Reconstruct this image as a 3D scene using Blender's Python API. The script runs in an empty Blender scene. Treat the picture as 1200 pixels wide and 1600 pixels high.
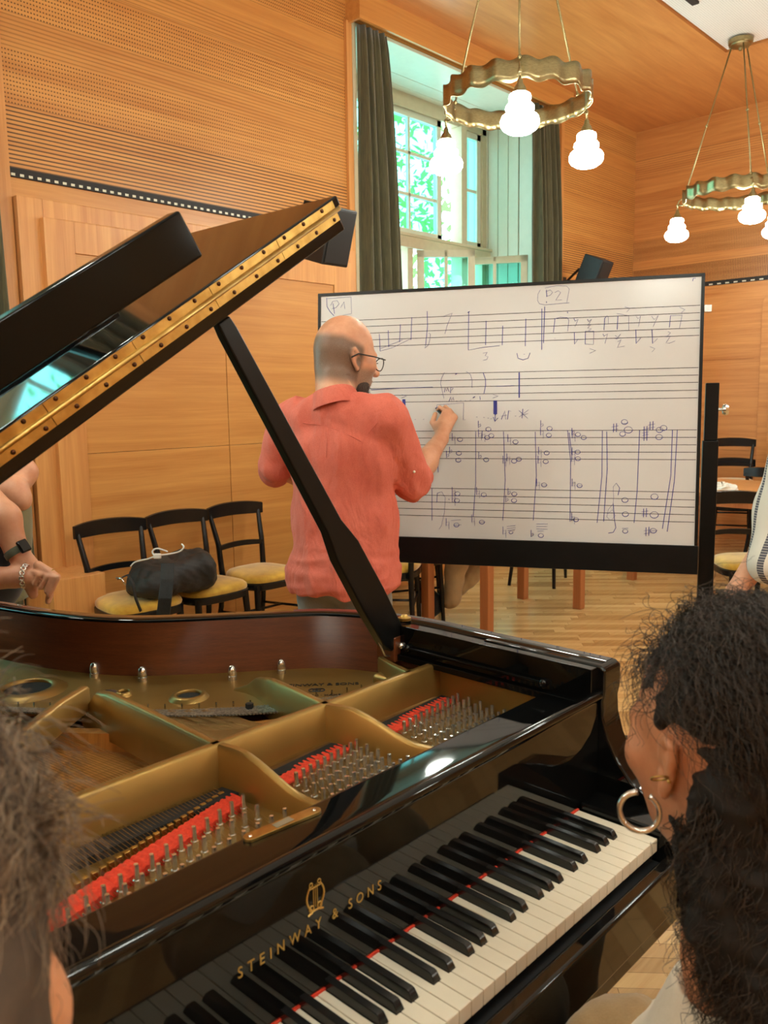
import bpy, bmesh, math, random
import numpy as np
from mathutils import Vector, Matrix
random.seed(7)
rng = np.random.default_rng(7)
S = bpy.context.scene
COL = S.collection
PI = math.pi

# ------------------------------------------------------------------ camera (measured from the keyboard and the room)
FPX = 1304.5
CAM = np.array([0.0037, -0.5527, 1.4495])
YAW, PITCH, ROLL = 0.75507, 0.13306, -0.01545
_f = np.array([math.cos(YAW)*math.cos(PITCH), math.sin(YAW)*math.cos(PITCH), -math.sin(PITCH)])
_r = np.cross(_f, [0, 0, 1]); _r /= np.linalg.norm(_r); _u = np.cross(_r, _f)
CR = math.cos(ROLL)*_r + math.sin(ROLL)*_u
CU = -math.sin(ROLL)*_r + math.cos(ROLL)*_u
CF = _f
def ray(px, py): return ((px-600)*CR - (py-800)*CU)/FPX + CF
def far(px, py, t): return CAM + t*ray(px, py)
def at(ax, val, px, py):
    d = ray(px, py); i = 'xyz'.index(ax)
    return CAM + (val-CAM[i])/d[i]*d
def Zp(z, px, py): return at('z', z, px, py)
def Yp(y, px, py): return at('y', y, px, py)
def Xp(x, px, py): return at('x', x, px, py)

cd = bpy.data.cameras.new('camera'); cam = bpy.data.objects.new('camera', cd); COL.objects.link(cam)
cd.sensor_fit = 'VERTICAL'; cd.sensor_height = 36.0; cd.lens = FPX*36/1600; cd.clip_start = 0.02
cam.matrix_world = Matrix(((CR[0], CU[0], -CF[0], CAM[0]), (CR[1], CU[1], -CF[1], CAM[1]), (CR[2], CU[2], -CF[2], CAM[2]), (0, 0, 0, 1)))
cd.dof.use_dof = True; cd.dof.focus_distance = 2.3; cd.dof.aperture_fstop = 9.0
S.camera = cam

# ------------------------------------------------------------------ mesh helpers
class MB:
    def __init__(s): s.v = []; s.f = []; s.m = []
    def add(s, vs, fs, mi=0):
        b = len(s.v); s.v.extend([tuple(map(float, p)) for p in vs])
        s.f.extend([tuple(i+b for i in q) for q in fs]); s.m.extend([mi]*len(fs)); return s
    def box(s, lo, hi, mi=0):
        x0, y0, z0 = lo; x1, y1, z1 = hi
        return s.add([(x0,y0,z0),(x1,y0,z0),(x1,y1,z0),(x0,y1,z0),(x0,y0,z1),(x1,y0,z1),(x1,y1,z1),(x0,y1,z1)],
                     [(0,3,2,1),(4,5,6,7),(0,1,5,4),(1,2,6,5),(2,3,7,6),(3,0,4,7)], mi)
    def obox(s, c, ax, ay, az, mi=0):
        c, ax, ay, az = map(np.array, (c, ax, ay, az)); vs = []
        for k in (-1, 1):
            for i, j in ((-1,-1),(1,-1),(1,1),(-1,1)): vs.append(c+i*ax+j*ay+k*az)
        return s.add(vs, [(0,3,2,1),(4,5,6,7),(0,1,5,4),(1,2,6,5),(2,3,7,6),(3,0,4,7)], mi)
    def prism(s, pts, z0, z1, mi=0, ax=2):
        n = len(pts)
        def w(p, h): return (p[0], p[1], h) if ax == 2 else ((p[0], h, p[1]) if ax == 1 else (h, p[0], p[1]))
        vs = [w(p, z0) for p in pts]+[w(p, z1) for p in pts]
        fs = [tuple(range(n))[::-1], tuple(range(n, 2*n))]+[(i, (i+1) % n, n+(i+1) % n, n+i) for i in range(n)]
        return s.add(vs, fs, mi)
    def tube(s, pts, r, seg=8, caps=True, mi=0, flat=None):
        pts = [np.array(p, float) for p in pts]; n = len(pts)
        rs = [r]*n if not hasattr(r, '__len__') else r
        vs = []; prev = None
        for i, p in enumerate(pts):
            t = pts[min(i+1, n-1)]-pts[max(i-1, 0)]; t = t/(np.linalg.norm(t)+1e-12)
            if prev is None:
                a = np.array([0, 0, 1.]) if abs(t[2]) < .9 else np.array([1., 0, 0])
                u = np.cross(t, a)
            else: u = prev - t*(prev@t)
            u /= np.linalg.norm(u)+1e-12; prev = u; w = np.cross(t, u)
            ry = rs[i]*(flat if flat else 1)
            for k in range(seg):
                a = 2*PI*k/seg; vs.append(p+rs[i]*math.cos(a)*u+ry*math.sin(a)*w)
        fs = []
        for i in range(n-1):
            for k in range(seg):
                fs.append((i*seg+k, i*seg+(k+1) % seg, (i+1)*seg+(k+1) % seg, (i+1)*seg+k))
        if caps: fs += [tuple(range(seg))[::-1], tuple((n-1)*seg+k for k in range(seg))]
        return s.add(vs, fs, mi)
    def lathe(s, prof, c=(0, 0, 0), seg=24, mi=0, capt=True, capb=True, ax=None):
        c = np.array(c, float); n = len(prof)
        A = np.array(ax if ax is not None else (0, 0, 1.), float); A /= np.linalg.norm(A)
        U = np.cross(A, (1., 0, 0) if abs(A[0]) < .9 else (0, 1., 0)); U /= np.linalg.norm(U); V = np.cross(A, U)
        vs = [c+r*math.cos(2*PI*k/seg)*U+r*math.sin(2*PI*k/seg)*V+z*A for r, z in prof for k in range(seg)]
        fs = [(i*seg+k, i*seg+(k+1) % seg, (i+1)*seg+(k+1) % seg, (i+1)*seg+k) for i in range(n-1) for k in range(seg)]
        if capb: fs.append(tuple(range(seg))[::-1])
        if capt: fs.append(tuple((n-1)*seg+k for k in range(seg)))
        return s.add(vs, fs, mi)
    def ball(s, c, r, seg=16, rings=10, sc=(1, 1, 1), mi=0):
        vs = []; c = np.array(c)
        for i in range(rings+1):
            a = PI*i/rings
            for k in range(seg):
                b = 2*PI*k/seg
                vs.append(c+r*np.array([math.sin(a)*math.cos(b)*sc[0], math.sin(a)*math.sin(b)*sc[1], -math.cos(a)*sc[2]]))
        fs = [(i*seg+k, i*seg+(k+1) % seg, (i+1)*seg+(k+1) % seg, (i+1)*seg+k) for i in range(rings) for k in range(seg)]
        return s.add(vs, fs, mi)
    def torus(s, c, R, r, ax=(0, 0, 1), seg=28, rs=8, a0=0, a1=2*PI, mi=0):
        A = np.array(ax, float); A /= np.linalg.norm(A)
        U = np.cross(A, (1., 0, 0) if abs(A[0]) < .9 else (0, 1., 0)); U /= np.linalg.norm(U); V = np.cross(A, U)
        n = seg+1
        return s.tube([np.array(c)+R*(math.cos(a0+(a1-a0)*i/seg)*U+math.sin(a0+(a1-a0)*i/seg)*V) for i in range(n)], r, rs, True, mi)
    def grid(s, P, mi=0, closeu=False):
        P = np.array(P, float); a, b = P.shape[:2]
        fs = []
        for i in range(a-1):
            for j in range(b if closeu else b-1):
                fs.append((i*b+j, i*b+(j+1) % b, (i+1)*b+(j+1) % b, (i+1)*b+j))
        return s.add(P.reshape(-1, 3), fs, mi)
    def build(s, name, mat, parent=None, smooth=False, bevel=0, label=None, seg=2, loc=None, sharp=None):
        off = np.zeros(3)
        p = parent
        while p is not None: off += np.array(p.location); p = p.parent
        if loc is not None: off += np.array(loc)
        V = np.array(s.v) - off
        me = bpy.data.meshes.new(name)
        me.from_pydata(V.tolist(), [], s.f)
        for m in (mat if isinstance(mat, (list, tuple)) else [mat]): me.materials.append(m)
        if any(s.m): me.polygons.foreach_set('material_index', s.m)
        bm = bmesh.new(); bm.from_mesh(me)
        bmesh.ops.remove_doubles(bm, verts=bm.verts, dist=1e-6)
        bmesh.ops.recalc_face_normals(bm, faces=bm.faces)
        bm.to_mesh(me); bm.free()
        if smooth: 
            me.polygons.foreach_set('use_smooth', [True]*len(me.polygons))
            if sharp:
                try: me.set_sharp_from_angle(angle=math.radians(sharp))
                except Exception: pass
        o = bpy.data.objects.new(name, me); COL.objects.link(o)
        if loc is not None: o.location = loc
        if parent is not None: o.parent = parent
        if bevel:
            md = o.modifiers.new('edge', 'BEVEL'); md.width = bevel; md.segments = seg; md.limit_method = 'ANGLE'; md.angle_limit = math.radians(40)
            if not smooth:
                me.polygons.foreach_set('use_smooth', [True]*len(me.polygons)); md.harden_normals = True
        if label: o['label'] = label
        return o

def tag(o, label=None, cat=None, group=None, kind=None):
    if label: o['label'] = label
    if cat: o['category'] = cat
    if group: o['group'] = group
    if kind: o['kind'] = kind
    return o
def thing(name, label, cat, loc=(0, 0, 0), group=None):
    o = bpy.data.objects.new(name, None); COL.objects.link(o); o.location = loc; o.empty_display_size = .1
    return tag(o, label, cat, group)
def copy_tree(o, loc=None, rz=None, label=None):
    c = o.copy(); COL.objects.link(c)
    def rec(a, b):
        for ch in list(a.children):
            d = ch.copy(); COL.objects.link(d); d.parent = b; rec(ch, d)
    rec(o, c)
    if loc is not None: c.location = loc
    if rz is not None: c.rotation_euler = (0, 0, rz)
    if label: c['label'] = label
    return c
def structure(o): o['kind'] = 'structure'; return o

# ------------------------------------------------------------------ materials
def srgb(r, g, b):
    return tuple(((c/255)/12.92 if c/255 <= .04045 else ((c/255+.055)/1.055)**2.4) for c in (r, g, b))+(1,)
class NT:
    def __init__(s, name):
        s.mat = bpy.data.materials.new(name); s.mat.use_nodes = True; s.t = s.mat.node_tree
        s.b = s.t.nodes['Principled BSDF']
    def n(s, ty, **kw):
        nd = s.t.nodes.new(ty)
        for k, v in kw.items(): setattr(nd, k, v)
        return nd
    def link(s, a, b): s.t.links.new(a, b)
    def math(s, op, a, b=None, c=None):
        nd = s.n('ShaderNodeMath', operation=op)
        for i, x in enumerate((a, b, c)):
            if x is None: continue
            if isinstance(x, (int, float)): nd.inputs[i].default_value = x
            else: s.link(x, nd.inputs[i])
        return nd.outputs[0]
    def coord(s, kind='Object', scale=(1, 1, 1), rot=(0, 0, 0)):
        tc = s.n('ShaderNodeTexCoord'); mp = s.n('ShaderNodeMapping')
        mp.inputs['Scale'].default_value = scale; mp.inputs['Rotation'].default_value = rot
        s.link(tc.outputs[kind], mp.inputs['Vector']); return mp.outputs['Vector']
    def xyz(s, vec):
        sp = s.n('ShaderNodeSeparateXYZ'); s.link(vec, sp.inputs[0]); return sp.outputs
    def noise(s, vec, scale, detail=3, rough=.5, dist=0):
        nd = s.n('ShaderNodeTexNoise'); nd.inputs['Scale'].default_value = scale; nd.inputs['Detail'].default_value = detail
        nd.inputs['Roughness'].default_value = rough; nd.inputs['Distortion'].default_value = dist
        if vec is not None: s.link(vec, nd.inputs['Vector'])
        return nd.outputs['Fac']
    def ramp(s, fac, stops):
        nd = s.n('ShaderNodeValToRGB'); e = nd.color_ramp.elements
        while len(e) < len(stops): e.new(.5)
        for i, (p, c) in enumerate(stops): e[i].position = p; e[i].color = c
        s.link(fac, nd.inputs[0]); return nd.outputs[0]
    def mix(s, fac, a, b, mode='MIX'):
        nd = s.n('ShaderNodeMix', data_type='RGBA', blend_type=mode)
        for k, x in ((0, fac), (6, a), (7, b)):
            if isinstance(x, (int, float)): nd.inputs[k].default_value = x
            elif isinstance(x, tuple): nd.inputs[k].default_value = x
            else: s.link(x, nd.inputs[k])
        return nd.outputs[2]
    def bump(s, h, strength=.2, dist=.01):
        nd = s.n('ShaderNodeBump'); nd.inputs['Strength'].default_value = strength; nd.inputs['Distance'].default_value = dist
        s.link(h, nd.inputs['Height']); s.link(nd.outputs[0], s.b.inputs['Normal'])
    def set(s, **kw):
        for k, v in kw.items():
            k = k.replace('_', ' ')
            if isinstance(v, (int, float, tuple)): s.b.inputs[k].default_value = v
            else: s.link(v, s.b.inputs[k])
        return s
def plain(name, col, rough=.5, metal=0, coat=0, var=0.12, vs=18, spec=None, bump=0, sheen=0):
    m = NT(name)
    c2 = tuple(max(0, min(1, c*(1-var))) for c in col[:3])+(1,); c1 = tuple(max(0, min(1, c*(1+var))) for c in col[:3])+(1,)
    f = m.noise(m.coord(), vs, 4, .6)
    m.set(Base_Color=m.ramp(f, [(.3, c2), (.7, c1)]), Roughness=rough, Metallic=metal)
    if coat: m.set(Coat_Weight=coat, Coat_Roughness=.03)
    if spec is not None: m.b.inputs['Specular IOR Level'].default_value = spec
    if bump: m.bump(f, bump, .004)
    if sheen: m.set(Sheen_Weight=sheen)
    return m.mat
def wood(name, c0, c1, axis=0, rough=.35, coat=0, grain=14, seam=None, contrast=(.32, .68)):
    m = NT(name); sc = [grain]*3; sc[axis] = .55
    v = m.coord(scale=tuple(sc))
    f = m.noise(v, 1.3, 6, .62, .6)
    sc2 = [grain*6]*3; sc2[axis] = 2.0
    g = m.noise(m.coord(scale=tuple(sc2)), 1.5, 3, .6)
    fac = m.math('ADD', m.math('MULTIPLY', f, .72), m.math('MULTIPLY', g, .28))
    col = m.ramp(fac, [(contrast[0], c0), (contrast[1], c1)])
    m.set(Base_Color=col, Roughness=rough)
    if coat: m.set(Coat_Weight=coat, Coat_Roughness=.06)
    m.col = col
    return m

PEAR0, PEAR1 = srgb(186, 122, 60), srgb(214, 156, 86)
M = {}
M['wood_h'] = wood('veneer_horizontal', PEAR0, PEAR1, 0, .38).mat
M['wood_v'] = wood('veneer_vertical', srgb(192, 128, 70), srgb(224, 166, 100), 2, .38).mat
M['wood_y'] = wood('veneer_far_wall', srgb(182, 114, 58), srgb(218, 156, 92), 1, .38).mat
M['wood_dark'] = wood('veneer_jamb', srgb(140, 78, 30), srgb(176, 106, 48), 2, .4).mat
M['pine'] = wood('table_wood', srgb(156, 92, 50), srgb(190, 122, 74), 2, .4).mat

def slit_wall(name, axis, bands, pitch, c0, c1, seams):
    """veneer with fine acoustic slits and perforation: bands = (z0, z1, depth, dash)"""
    m = wood(name, c0, c1, axis, .4)
    p = m.xyz(m.coord()); z = p[2]; h = p[axis]
    fr = m.math('FRACT', m.math('DIVIDE', z, pitch))
    line = m.math('LESS_THAN', fr, .34)
    hf = m.math('FRACT', m.math('DIVIDE', h, .016))
    dash = m.math('LESS_THAN', hf, .55)
    tot = None
    for z0, z1, dep, dsh in bands:
        inb = m.math('MULTIPLY', m.math('GREATER_THAN', z, z0), m.math('LESS_THAN', z, z1))
        k = m.math('MULTIPLY', inb, dep)
        l = m.math('MULTIPLY', line, dash) if dsh == 1 else (dash if dsh == 2 else line)
        k = m.math('MULTIPLY', k, l)
        tot = k if tot is None else m.math('MAXIMUM', tot, k)
    sm = None
    for s0 in seams:
        q = m.math('LESS_THAN', m.math('ABSOLUTE', m.math('SUBTRACT', z, s0)), .002)
        sm = q if sm is None else m.math('MAXIMUM', sm, q)
    tot = m.math('MAXIMUM', tot, m.math('MULTIPLY', sm, .35))
    col = m.mix(tot, m.col, srgb(52, 24, 8))
    m.set(Base_Color=col)
    return m.mat
M['slits_x'] = slit_wall('acoustic_veneer_window_wall', 0,
    [(2.62, 2.93, .85, 0), (2.93, 3.19, .75, 1), (3.19, 3.36, .35, 0), (3.36, 3.58, .8, 1), (3.58, 3.74, .3, 0), (3.88, 4.12, .7, 1)], .0205, PEAR0, PEAR1, (2.93, 3.36, 3.6, 3.88))
M['slits_y'] = slit_wall('acoustic_veneer_far_wall', 1,
    [(2.58, 2.77, .75, 2), (2.86, 3.06, .5, 2), (3.10, 3.16, .15, 0), (3.32, 3.5, .2, 1), (3.70, 3.88, .5, 1)], .022, srgb(176, 110, 56), srgb(212, 150, 86), (2.79, 3.07, 3.32, 3.69, 3.88))

# parquet: narrow oak strips laid diagonally
m = NT('parquet'); v = m.coord(rot=(0, 0, math.radians(50))); p = m.xyz(v)
WD, LN = .058, .46
row = m.math('FLOOR', m.math('DIVIDE', p[1], WD))
wn = m.n('ShaderNodeTexWhiteNoise', noise_dimensions='1D'); m.link(row, wn.inputs['W'])
sx = m.math('ADD', m.math('DIVIDE', p[0], LN), m.math('MULTIPLY', wn.outputs['Value'], 7.3))
cell = m.math('FLOOR', sx)
cv = m.n('ShaderNodeCombineXYZ'); m.link(cell, cv.inputs[0]); m.link(row, cv.inputs[1])
wn2 = m.n('ShaderNodeTexWhiteNoise', noise_dimensions='2D'); m.link(cv.outputs[0], wn2.inputs['Vector'])
fx = m.math('ABSOLUTE', m.math('SUBTRACT', m.math('FRACT', sx), .5)); fy = m.math('ABSOLUTE', m.math('SUBTRACT', m.math('FRACT', m.math('DIVIDE', p[1], WD)), .5))
gap = m.math('MAXIMUM', m.math('GREATER_THAN', fx, .4975), m.math('GREATER_THAN', fy, .483))
gx = m.noise(m.coord(rot=(0, 0, math.radians(50)), scale=(3, 50, 1)), 1.5, 4, .6)
fac = m.math('ADD', m.math('MULTIPLY', wn2.outputs['Value'], .5), m.math('MULTIPLY', gx, .5))
col = m.ramp(fac, [(.1, srgb(156, 114, 68)), (.45, srgb(198, 156, 100)), (.9, srgb(226, 188, 130))])
col = m.mix(m.math('MULTIPLY', gap, .55), col, srgb(62, 40, 24))
m.set(Base_Color=col, Roughness=.24, Coat_Weight=.35, Coat_Roughness=.13); M['parquet'] = m.mat

M['ceiling'] = wood('ceiling_veneer', srgb(172, 104, 50), srgb(218, 154, 90), 0, .33, grain=5, contrast=(.25, .75)).mat
m = NT('perforated_white_panel'); v = m.coord(scale=(60, 60, 60)); p = m.xyz(v)
d = m.math('MULTIPLY', m.math('LESS_THAN', m.math('FRACT', p[0]), .4), m.math('LESS_THAN', m.math('FRACT', p[1]), .4))
m.set(Base_Color=m.mix(m.math('MULTIPLY', d, .45), srgb(226, 220, 214), srgb(110, 104, 98)), Roughness=.7); M['white_panel'] = m.mat
M['black_gloss'] = plain('piano_black_lacquer', (.0040, .0040, .0040, 1), .045, 0, 0, .05, spec=.38)
M['black_satin'] = plain('black_satin_paint', (.006, .006, .006, 1), .32, 0, 0, .2, spec=.25)
M['black_mat'] = plain('black_plastic', (.012, .012, .013, 1), .5, 0, 0, .2)
M['slot_black'] = plain('slot_black', (.006, .005, .005, 1), .6)
M['cream'] = plain('cream_window_paint', srgb(214, 214, 196), .35, 0, 0, .03)
M['cream_d'] = plain('aged_cream_paint', srgb(196, 186, 156), .4, 0, 0, .05)
m = NT('window_glass'); m.set(Base_Color=(1, 1, 1, 1), Roughness=0.02)
tr = m.n('ShaderNodeBsdfTransparent'); tr.inputs[0].default_value = (.60, .95, .93, 1); gl = m.n('ShaderNodeBsdfGlossy'); gl.inputs['Roughness'].default_value = .02
lw = m.n('ShaderNodeLayerWeight'); lw.inputs[0].default_value = .12; mx = m.n('ShaderNodeMixShader')
m.link(m.math('MULTIPLY', lw.outputs['Facing'], .6), mx.inputs[0]); m.link(tr.outputs[0], mx.inputs[1]); m.link(gl.outputs[0], mx.inputs[2])
m.link(mx.outputs[0], m.t.nodes['Material Output'].inputs[0]); M['glass'] = m.mat
m = NT('green_velvet'); v = m.coord(scale=(40, 40, 3)); f = m.noise(v, 3, 4, .6)
m.set(Base_Color=m.ramp(f, [(.3, srgb(52, 50, 28)), (.7, srgb(84, 80, 48))]), Roughness=.75, Sheen_Weight=.5); M['velvet'] = m.mat
m = NT('brushed_brass'); v = m.coord(scale=(60, 60, 400)); f = m.noise(v, 1, 3)
m.set(Base_Color=m.ramp(f, [(.3, srgb(142, 130, 94)), (.7, srgb(176, 162, 120))]), Metallic=1.0, Roughness=.34); M['brass'] = m.mat
m = NT('polished_brass'); f = m.noise(m.coord(scale=(20, 20, 20)), 2, 4)
m.set(Base_Color=m.ramp(f, [(.3, srgb(172, 134, 70)), (.7, srgb(208, 172, 100))]), Metallic=1.0, Roughness=.34); M['gold'] = m.mat
m = NT('lit_milk_glass'); m.set(Base_Color=(1, .95, .85, 1), Roughness=.3)
m.b.inputs['Emission Color'].default_value = (.92, .97, .87, 1); m.b.inputs['Emission Strength'].default_value = 60.0; M['bulb'] = m.mat
# ================================================================== THE ROOM
YW, XW, ZC = 3.75, 8.5, 4.17
XB, YB = -3.2, -4.6
o = structure(MB().box((XB-.2, YB-.2, -.12), (XW+.2, YW+1.0, 0)).build('floor', M['parquet']))
# ceiling: veneer with a white perforated acoustic field
mb = MB()
mb.box((XB-.2, 2.29, ZC), (XW+.2, YW+.25, ZC+.15)); mb.box((7.11, YB-.2, ZC), (XW+.2, 2.29, ZC+.15)); mb.box((XB-.2, YB-.2, ZC+.03), (7.11, 2.29, ZC+.15))
structure(mb.build('ceiling', M['ceiling']))
structure(MB().box((XB, YB, ZC+.012), (7.09, 2.27, ZC+.028)).build('ceiling_acoustic_panel', M['white_panel']))
structure(MB().box((5.90, 2.09, ZC-.004), (6.11, 2.14, ZC+.02)).build('trim_1', M['slot_black'])).name = 'ceiling_slot'
# window wall (y = 3.75) around two deep window bays
BAYS = [(-.87, 1.86), (4.30, 6.72)]
mb = MB(); lo = MB()
def wallseg(x0, x1, z0, z1): (mb if z0 >= 2.55 else lo).box((x0, YW, z0), (x1, YW+.22, z1))
for x0, x1 in ((XB, BAYS[0][0]), (BAYS[0][1], BAYS[1][0]), (BAYS[1][1], XW)):
    wallseg(x0, x1, 0, 2.55); wallseg(x0, x1, 2.55, ZC)
for x0, x1 in BAYS: wallseg(x0, x1, 4.02, ZC); wallseg(x0, x1, 0, .55)
structure(mb.build('wall_left', M['slits_x'])); structure(lo.build('wall_left_lower', M['wood_h']))
structure(MB().box((XW, YB, 2.5), (XW+.2, YW+.2, ZC)).build('wall_right', M['slits_y']))
structure(MB().box((XW, YB, 0), (XW+.2, YW+.2, 2.5)).build('wall_right_lower', M['wood_y']))
structure(MB().box((XB-.2, YB, 0), (XB, YW+.2, ZC)).build('wall_back', M['wood_y']))
structure(MB().box((XB, YB-.2, 0), (XW, YB, ZC)).build('wall_front', M['wood_h']))

def vent_slot(ax, p0, p1, z, name, n):
    mb = MB()
    if ax == 0: mb.box((p0, YW-.012, z-.022), (p1, YW+.01, z+.022))
    else: mb.box((XW-.012, p0, z-.022), (XW+.01, p1, z+.022))
    st = (p1-p0)/n
    for i in range(n):
        a = p0+i*st+.02
        if ax == 0: mb.box((a, YW-.014, z-.016), (a+st*.45, YW-.006, z-.004), 1)
        else: mb.box((XW-.014, a, z-.016), (XW-.006, a+st*.45, z-.004), 1)
    return structure(mb.build(name, [M['slot_black'], M['cream']]))
vent_slot(0, 1.885, 4.2, 2.6, 'trim_1', 52)
vent_slot(1, -2.0, 3.68, 2.555, 'trim_2', 70)

# stepped door surround with four flush veneer panels
d = bpy.data.objects.new('door_1', None); COL.objects.link(d); d['kind'] = 'structure'; d.location = (3.1, YW, 0)
def frame(mb, x0, x1, z1, w, y0, y1):
    mb.box((x0, y0, 0), (x0+w, y1, z1)); mb.box((x1-w, y0, 0), (x1, y1, z1)); mb.box((x0+w, y0, z1-w), (x1-w, y1, z1))
mb = MB(); frame(mb, 1.90, 4.255, 2.48, .13, 3.685, YW); mb.build('outer_surround', M['wood_v'], d, bevel=.003)
mb = MB(); frame(mb, 2.01, 4.17, 2.385, .16, 3.645, 3.72); mb.build('inner_surround', M['wood_v'], d, bevel=.003)
zz = (.06, 1.19, 2.265)
for i, (x0, x1) in enumerate(((2.135, 3.098), (3.102, 4.045))):
    for j in range(2): MB().box((x0, 3.655, zz[j]+.001), (x1, 3.74, zz[j+1]-.001)).build('panel', M['wood_h'], d, bevel=.0015)
MB().box((2.12, 3.70, .02), (4.06, 3.745, 2.28)).build('backing_board', M['wood_dark'], d)
structure(MB().box((1.80, 3.36, 0), (2.075, 3.684, .60)).build('trim_3', M['wood_v'], bevel=.004))
# far door field with a rounded frame
mb = MB(); pts = []
def rr(x0, x1, z0, z1, r, n=6):
    o = []
    for cx, cz, a0 in ((x1-r, z1-r, 0), (x0+r, z1-r, 90), (x0+r, z0, 180), (x1-r, z0, 270)):
        rad = r if cz > z0 else 0
        for k in range(n+1 if rad else 1):
            a = math.radians(a0+90*k/n); o.append((cx+rad*math.cos(a) if rad else (x0 if a0 == 180 else x1), cz+rad*math.sin(a)))
    return o
d2 = bpy.data.objects.new('door_2', None); COL.objects.link(d2); d2['kind'] = 'structure'; d2.location = (XW, 1.2, 0)
MB().prism(rr(.1, 2.40, 0, 2.42, .12), XW-.02, XW+.01, ax=0).build('frame', M['wood_y'], d2, bevel=.004)
MB().prism(rr(.2, 2.30, 0, 2.32, .08), XW-.035, XW, ax=0).build('leaf', M['wood_y'], d2, bevel=.004)
for z, n in ((.9, 4), (1.8, 5)):
    structure(MB().box((XW-.004, 2.46, z-.002), (XW+.003, YW, z+.002)).build('trim_%d' % n, M['wood_dark']))

# pelmets
for i, (x0, x1) in enumerate(((-.92, 1.86), (4.27, 7.02))):
    mb = MB().box((x0, 3.615, 3.985), (x1, 3.635, ZC)); mb.box((x0, 3.635, 3.985), (x0+.02, YW, ZC)); mb.box((x1-.02, 3.635, 3.985), (x1, YW, ZC))
    structure(mb.build('trim_%d' % (6+i), M['wood_h']))
for k, x in enumerate((4.25, 7.0, 1.845)):
    structure(MB().box((x, YW-.025, 0), (x+.05, YW+.02, 4.0)).build('trim_%d' % (8+k), M['wood_v'] if k != 0 else M['wood_v']))
structure(MB().box((4.30, YW-.03, .5), (4.335, YW+.03, 4.0)).build('trim_11', M['cream_d']))

structure(MB().box((1.755, YW-.035, .4), (1.865, YW+.0, 4.0)).build('trim_12', M['wood_v']))
# windows: recess lining, fixed upper light with muntins, open lower casements
def window(n, x0, x1, mull, opened):
    w = bpy.data.objects.new('window_%d' % n, None); COL.objects.link(w); w['kind'] = 'structure'; w.location = ((x0+x1)/2, 4.3, .55)
    yb = 4.36
    mb = MB(); mb.box((x0-.05, YW+.2, .5), (x0, yb+.25, 4.08)); mb.box((x1, YW+.2, .5), (x1+.05, yb+.25, 4.08)); mb.box((x0, YW+.2, 4.02), (x1, yb+.25, 4.08)); mb.box((x0, YW+.2, .5), (x1, yb+.25, .56))
    mb.box((x1-.014, YW-.005, .56), (x1+.001, YW+.235, 4.02)); mb.box((x0-.001, YW-.005, .56), (x0+.014, YW+.235, 4.02)); mb.box((x0, YW-.004, 3.995), (x1, YW+.23, 4.02))
    for i in range(5):   # panelled reveal on the right, boarded soffit
        y = YW+.22+.03+i*.115
        mb.box((x1-.012, y, .58), (x1, y+.108, 3.98))
    for i in range(4): mb.box((x0+.01, YW+.24+i*.15, 4.005), (x1-.012, YW+.384+i*.15, 4.02))
    mb.build('reveal', M['cream'], w, bevel=.003)
    mb = MB()
    fr = .075
    zt, zm = 3.89, 2.80
    mb.box((x0, yb, .56), (x0+fr, yb+.09, 4.02)); mb.box((x1-fr, yb, .56), (x1, yb+.09, 4.02)); mb.box((x0, yb, zt), (x1, yb+.09, 4.02)); mb.box((x0, yb, .56), (x1, yb+.09, .66))
    mb.box((x0, yb-.05, zm-.06), (x1, yb+.09, zm+.06)); mb.box((x0, yb-.07, zm+.03), (x1, yb, zm+.055)); mb.box((mull-.04, yb-.04, .56), (mull+.04, yb+.09, zt)); mb.box((5.55 if n == 2 else .4, yb-.02, .56), ((5.55 if n == 2 else .4)+.07, yb+.09, zm))
    mb.build('frame', M['cream_d'], w, bevel=.004)
    def sash(xa, xb, za, zb, cols, rows):
        m2 = MB(); t = .055; y = yb+.02
        for a, b, c, e in ((xa, xa+t, za, zb), (xb-t, xb, za, zb), (xa, xb, za, za+t), (xa, xb, zb-t, zb)): m2.box((a, y, c), (b, y+.05, e))
        for i in range(1, cols): x = xa+(xb-xa)*i/cols; m2.box((x-.014, y+.01, za), (x+.014, y+.04, zb))
        for j in range(1, rows): z = za+(zb-za)*j/rows; m2.box((xa, y+.01, z-.014), (xb, y+.04, z+.014))
        s = m2.build('sash', M['cream'], w, bevel=.003)
        MB().box((xa+t, y+.022, za+t), (xb-t, y+.027, zb-t)).build('pane', M['glass'], s)
    if n == 2:
        sash(4.43, 5.2, zm+.06, zt, 2, 3); sash(5.22, 6.06, zm+.06, zt, 2, 3); sash(6.38, x1-fr, zm+.06, zt, 1, 2)
    else:
        sash(x0+fr, mull-.04, zm+.06, zt, 3, 3); sash(mull+.04, x1-fr, zm+.06, zt, 3, 3); sash(x0+fr, mull-.04, .66, zm-.06, 3, 4); sash(mull+.04, x1-fr, .66, zm-.06, 3, 4)
    if opened:
        for (hx, hy), (ex, ey) in (((6.30, 4.33), (6.60, 3.82)), ((5.66, 4.33), (6.02, 3.98))):
            d = np.array([ex-hx, ey-hy, 0]); L = np.linalg.norm(d); d /= L; nn = np.array([d[1], -d[0], 0])*.02
            m2 = MB()
            for a in (0.03, L/2, L-.03): m2.obox((hx+d[0]*a, hy+d[1]*a, 1.71), d*(.03 if a != L/2 else .015), nn, (0, 0, 1.02))
            for z in (2.70, .72, 2.05): m2.obox((hx+d[0]*L/2, hy+d[1]*L/2, z), d*L/2, nn, (0, 0, .03))
            s = m2.build('open_casement', M['cream_d'], w, bevel=.003)
            MB().obox((hx+d[0]*L/2, hy+d[1]*L/2, 1.71), d*(L/2-.05), nn*.12, (0, 0, .97)).build('pane', M['glass'], s)
    return w
window(1, -.87, 1.86, .5, False)
window(2, 4.30, 6.72, 6.32, True)

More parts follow.
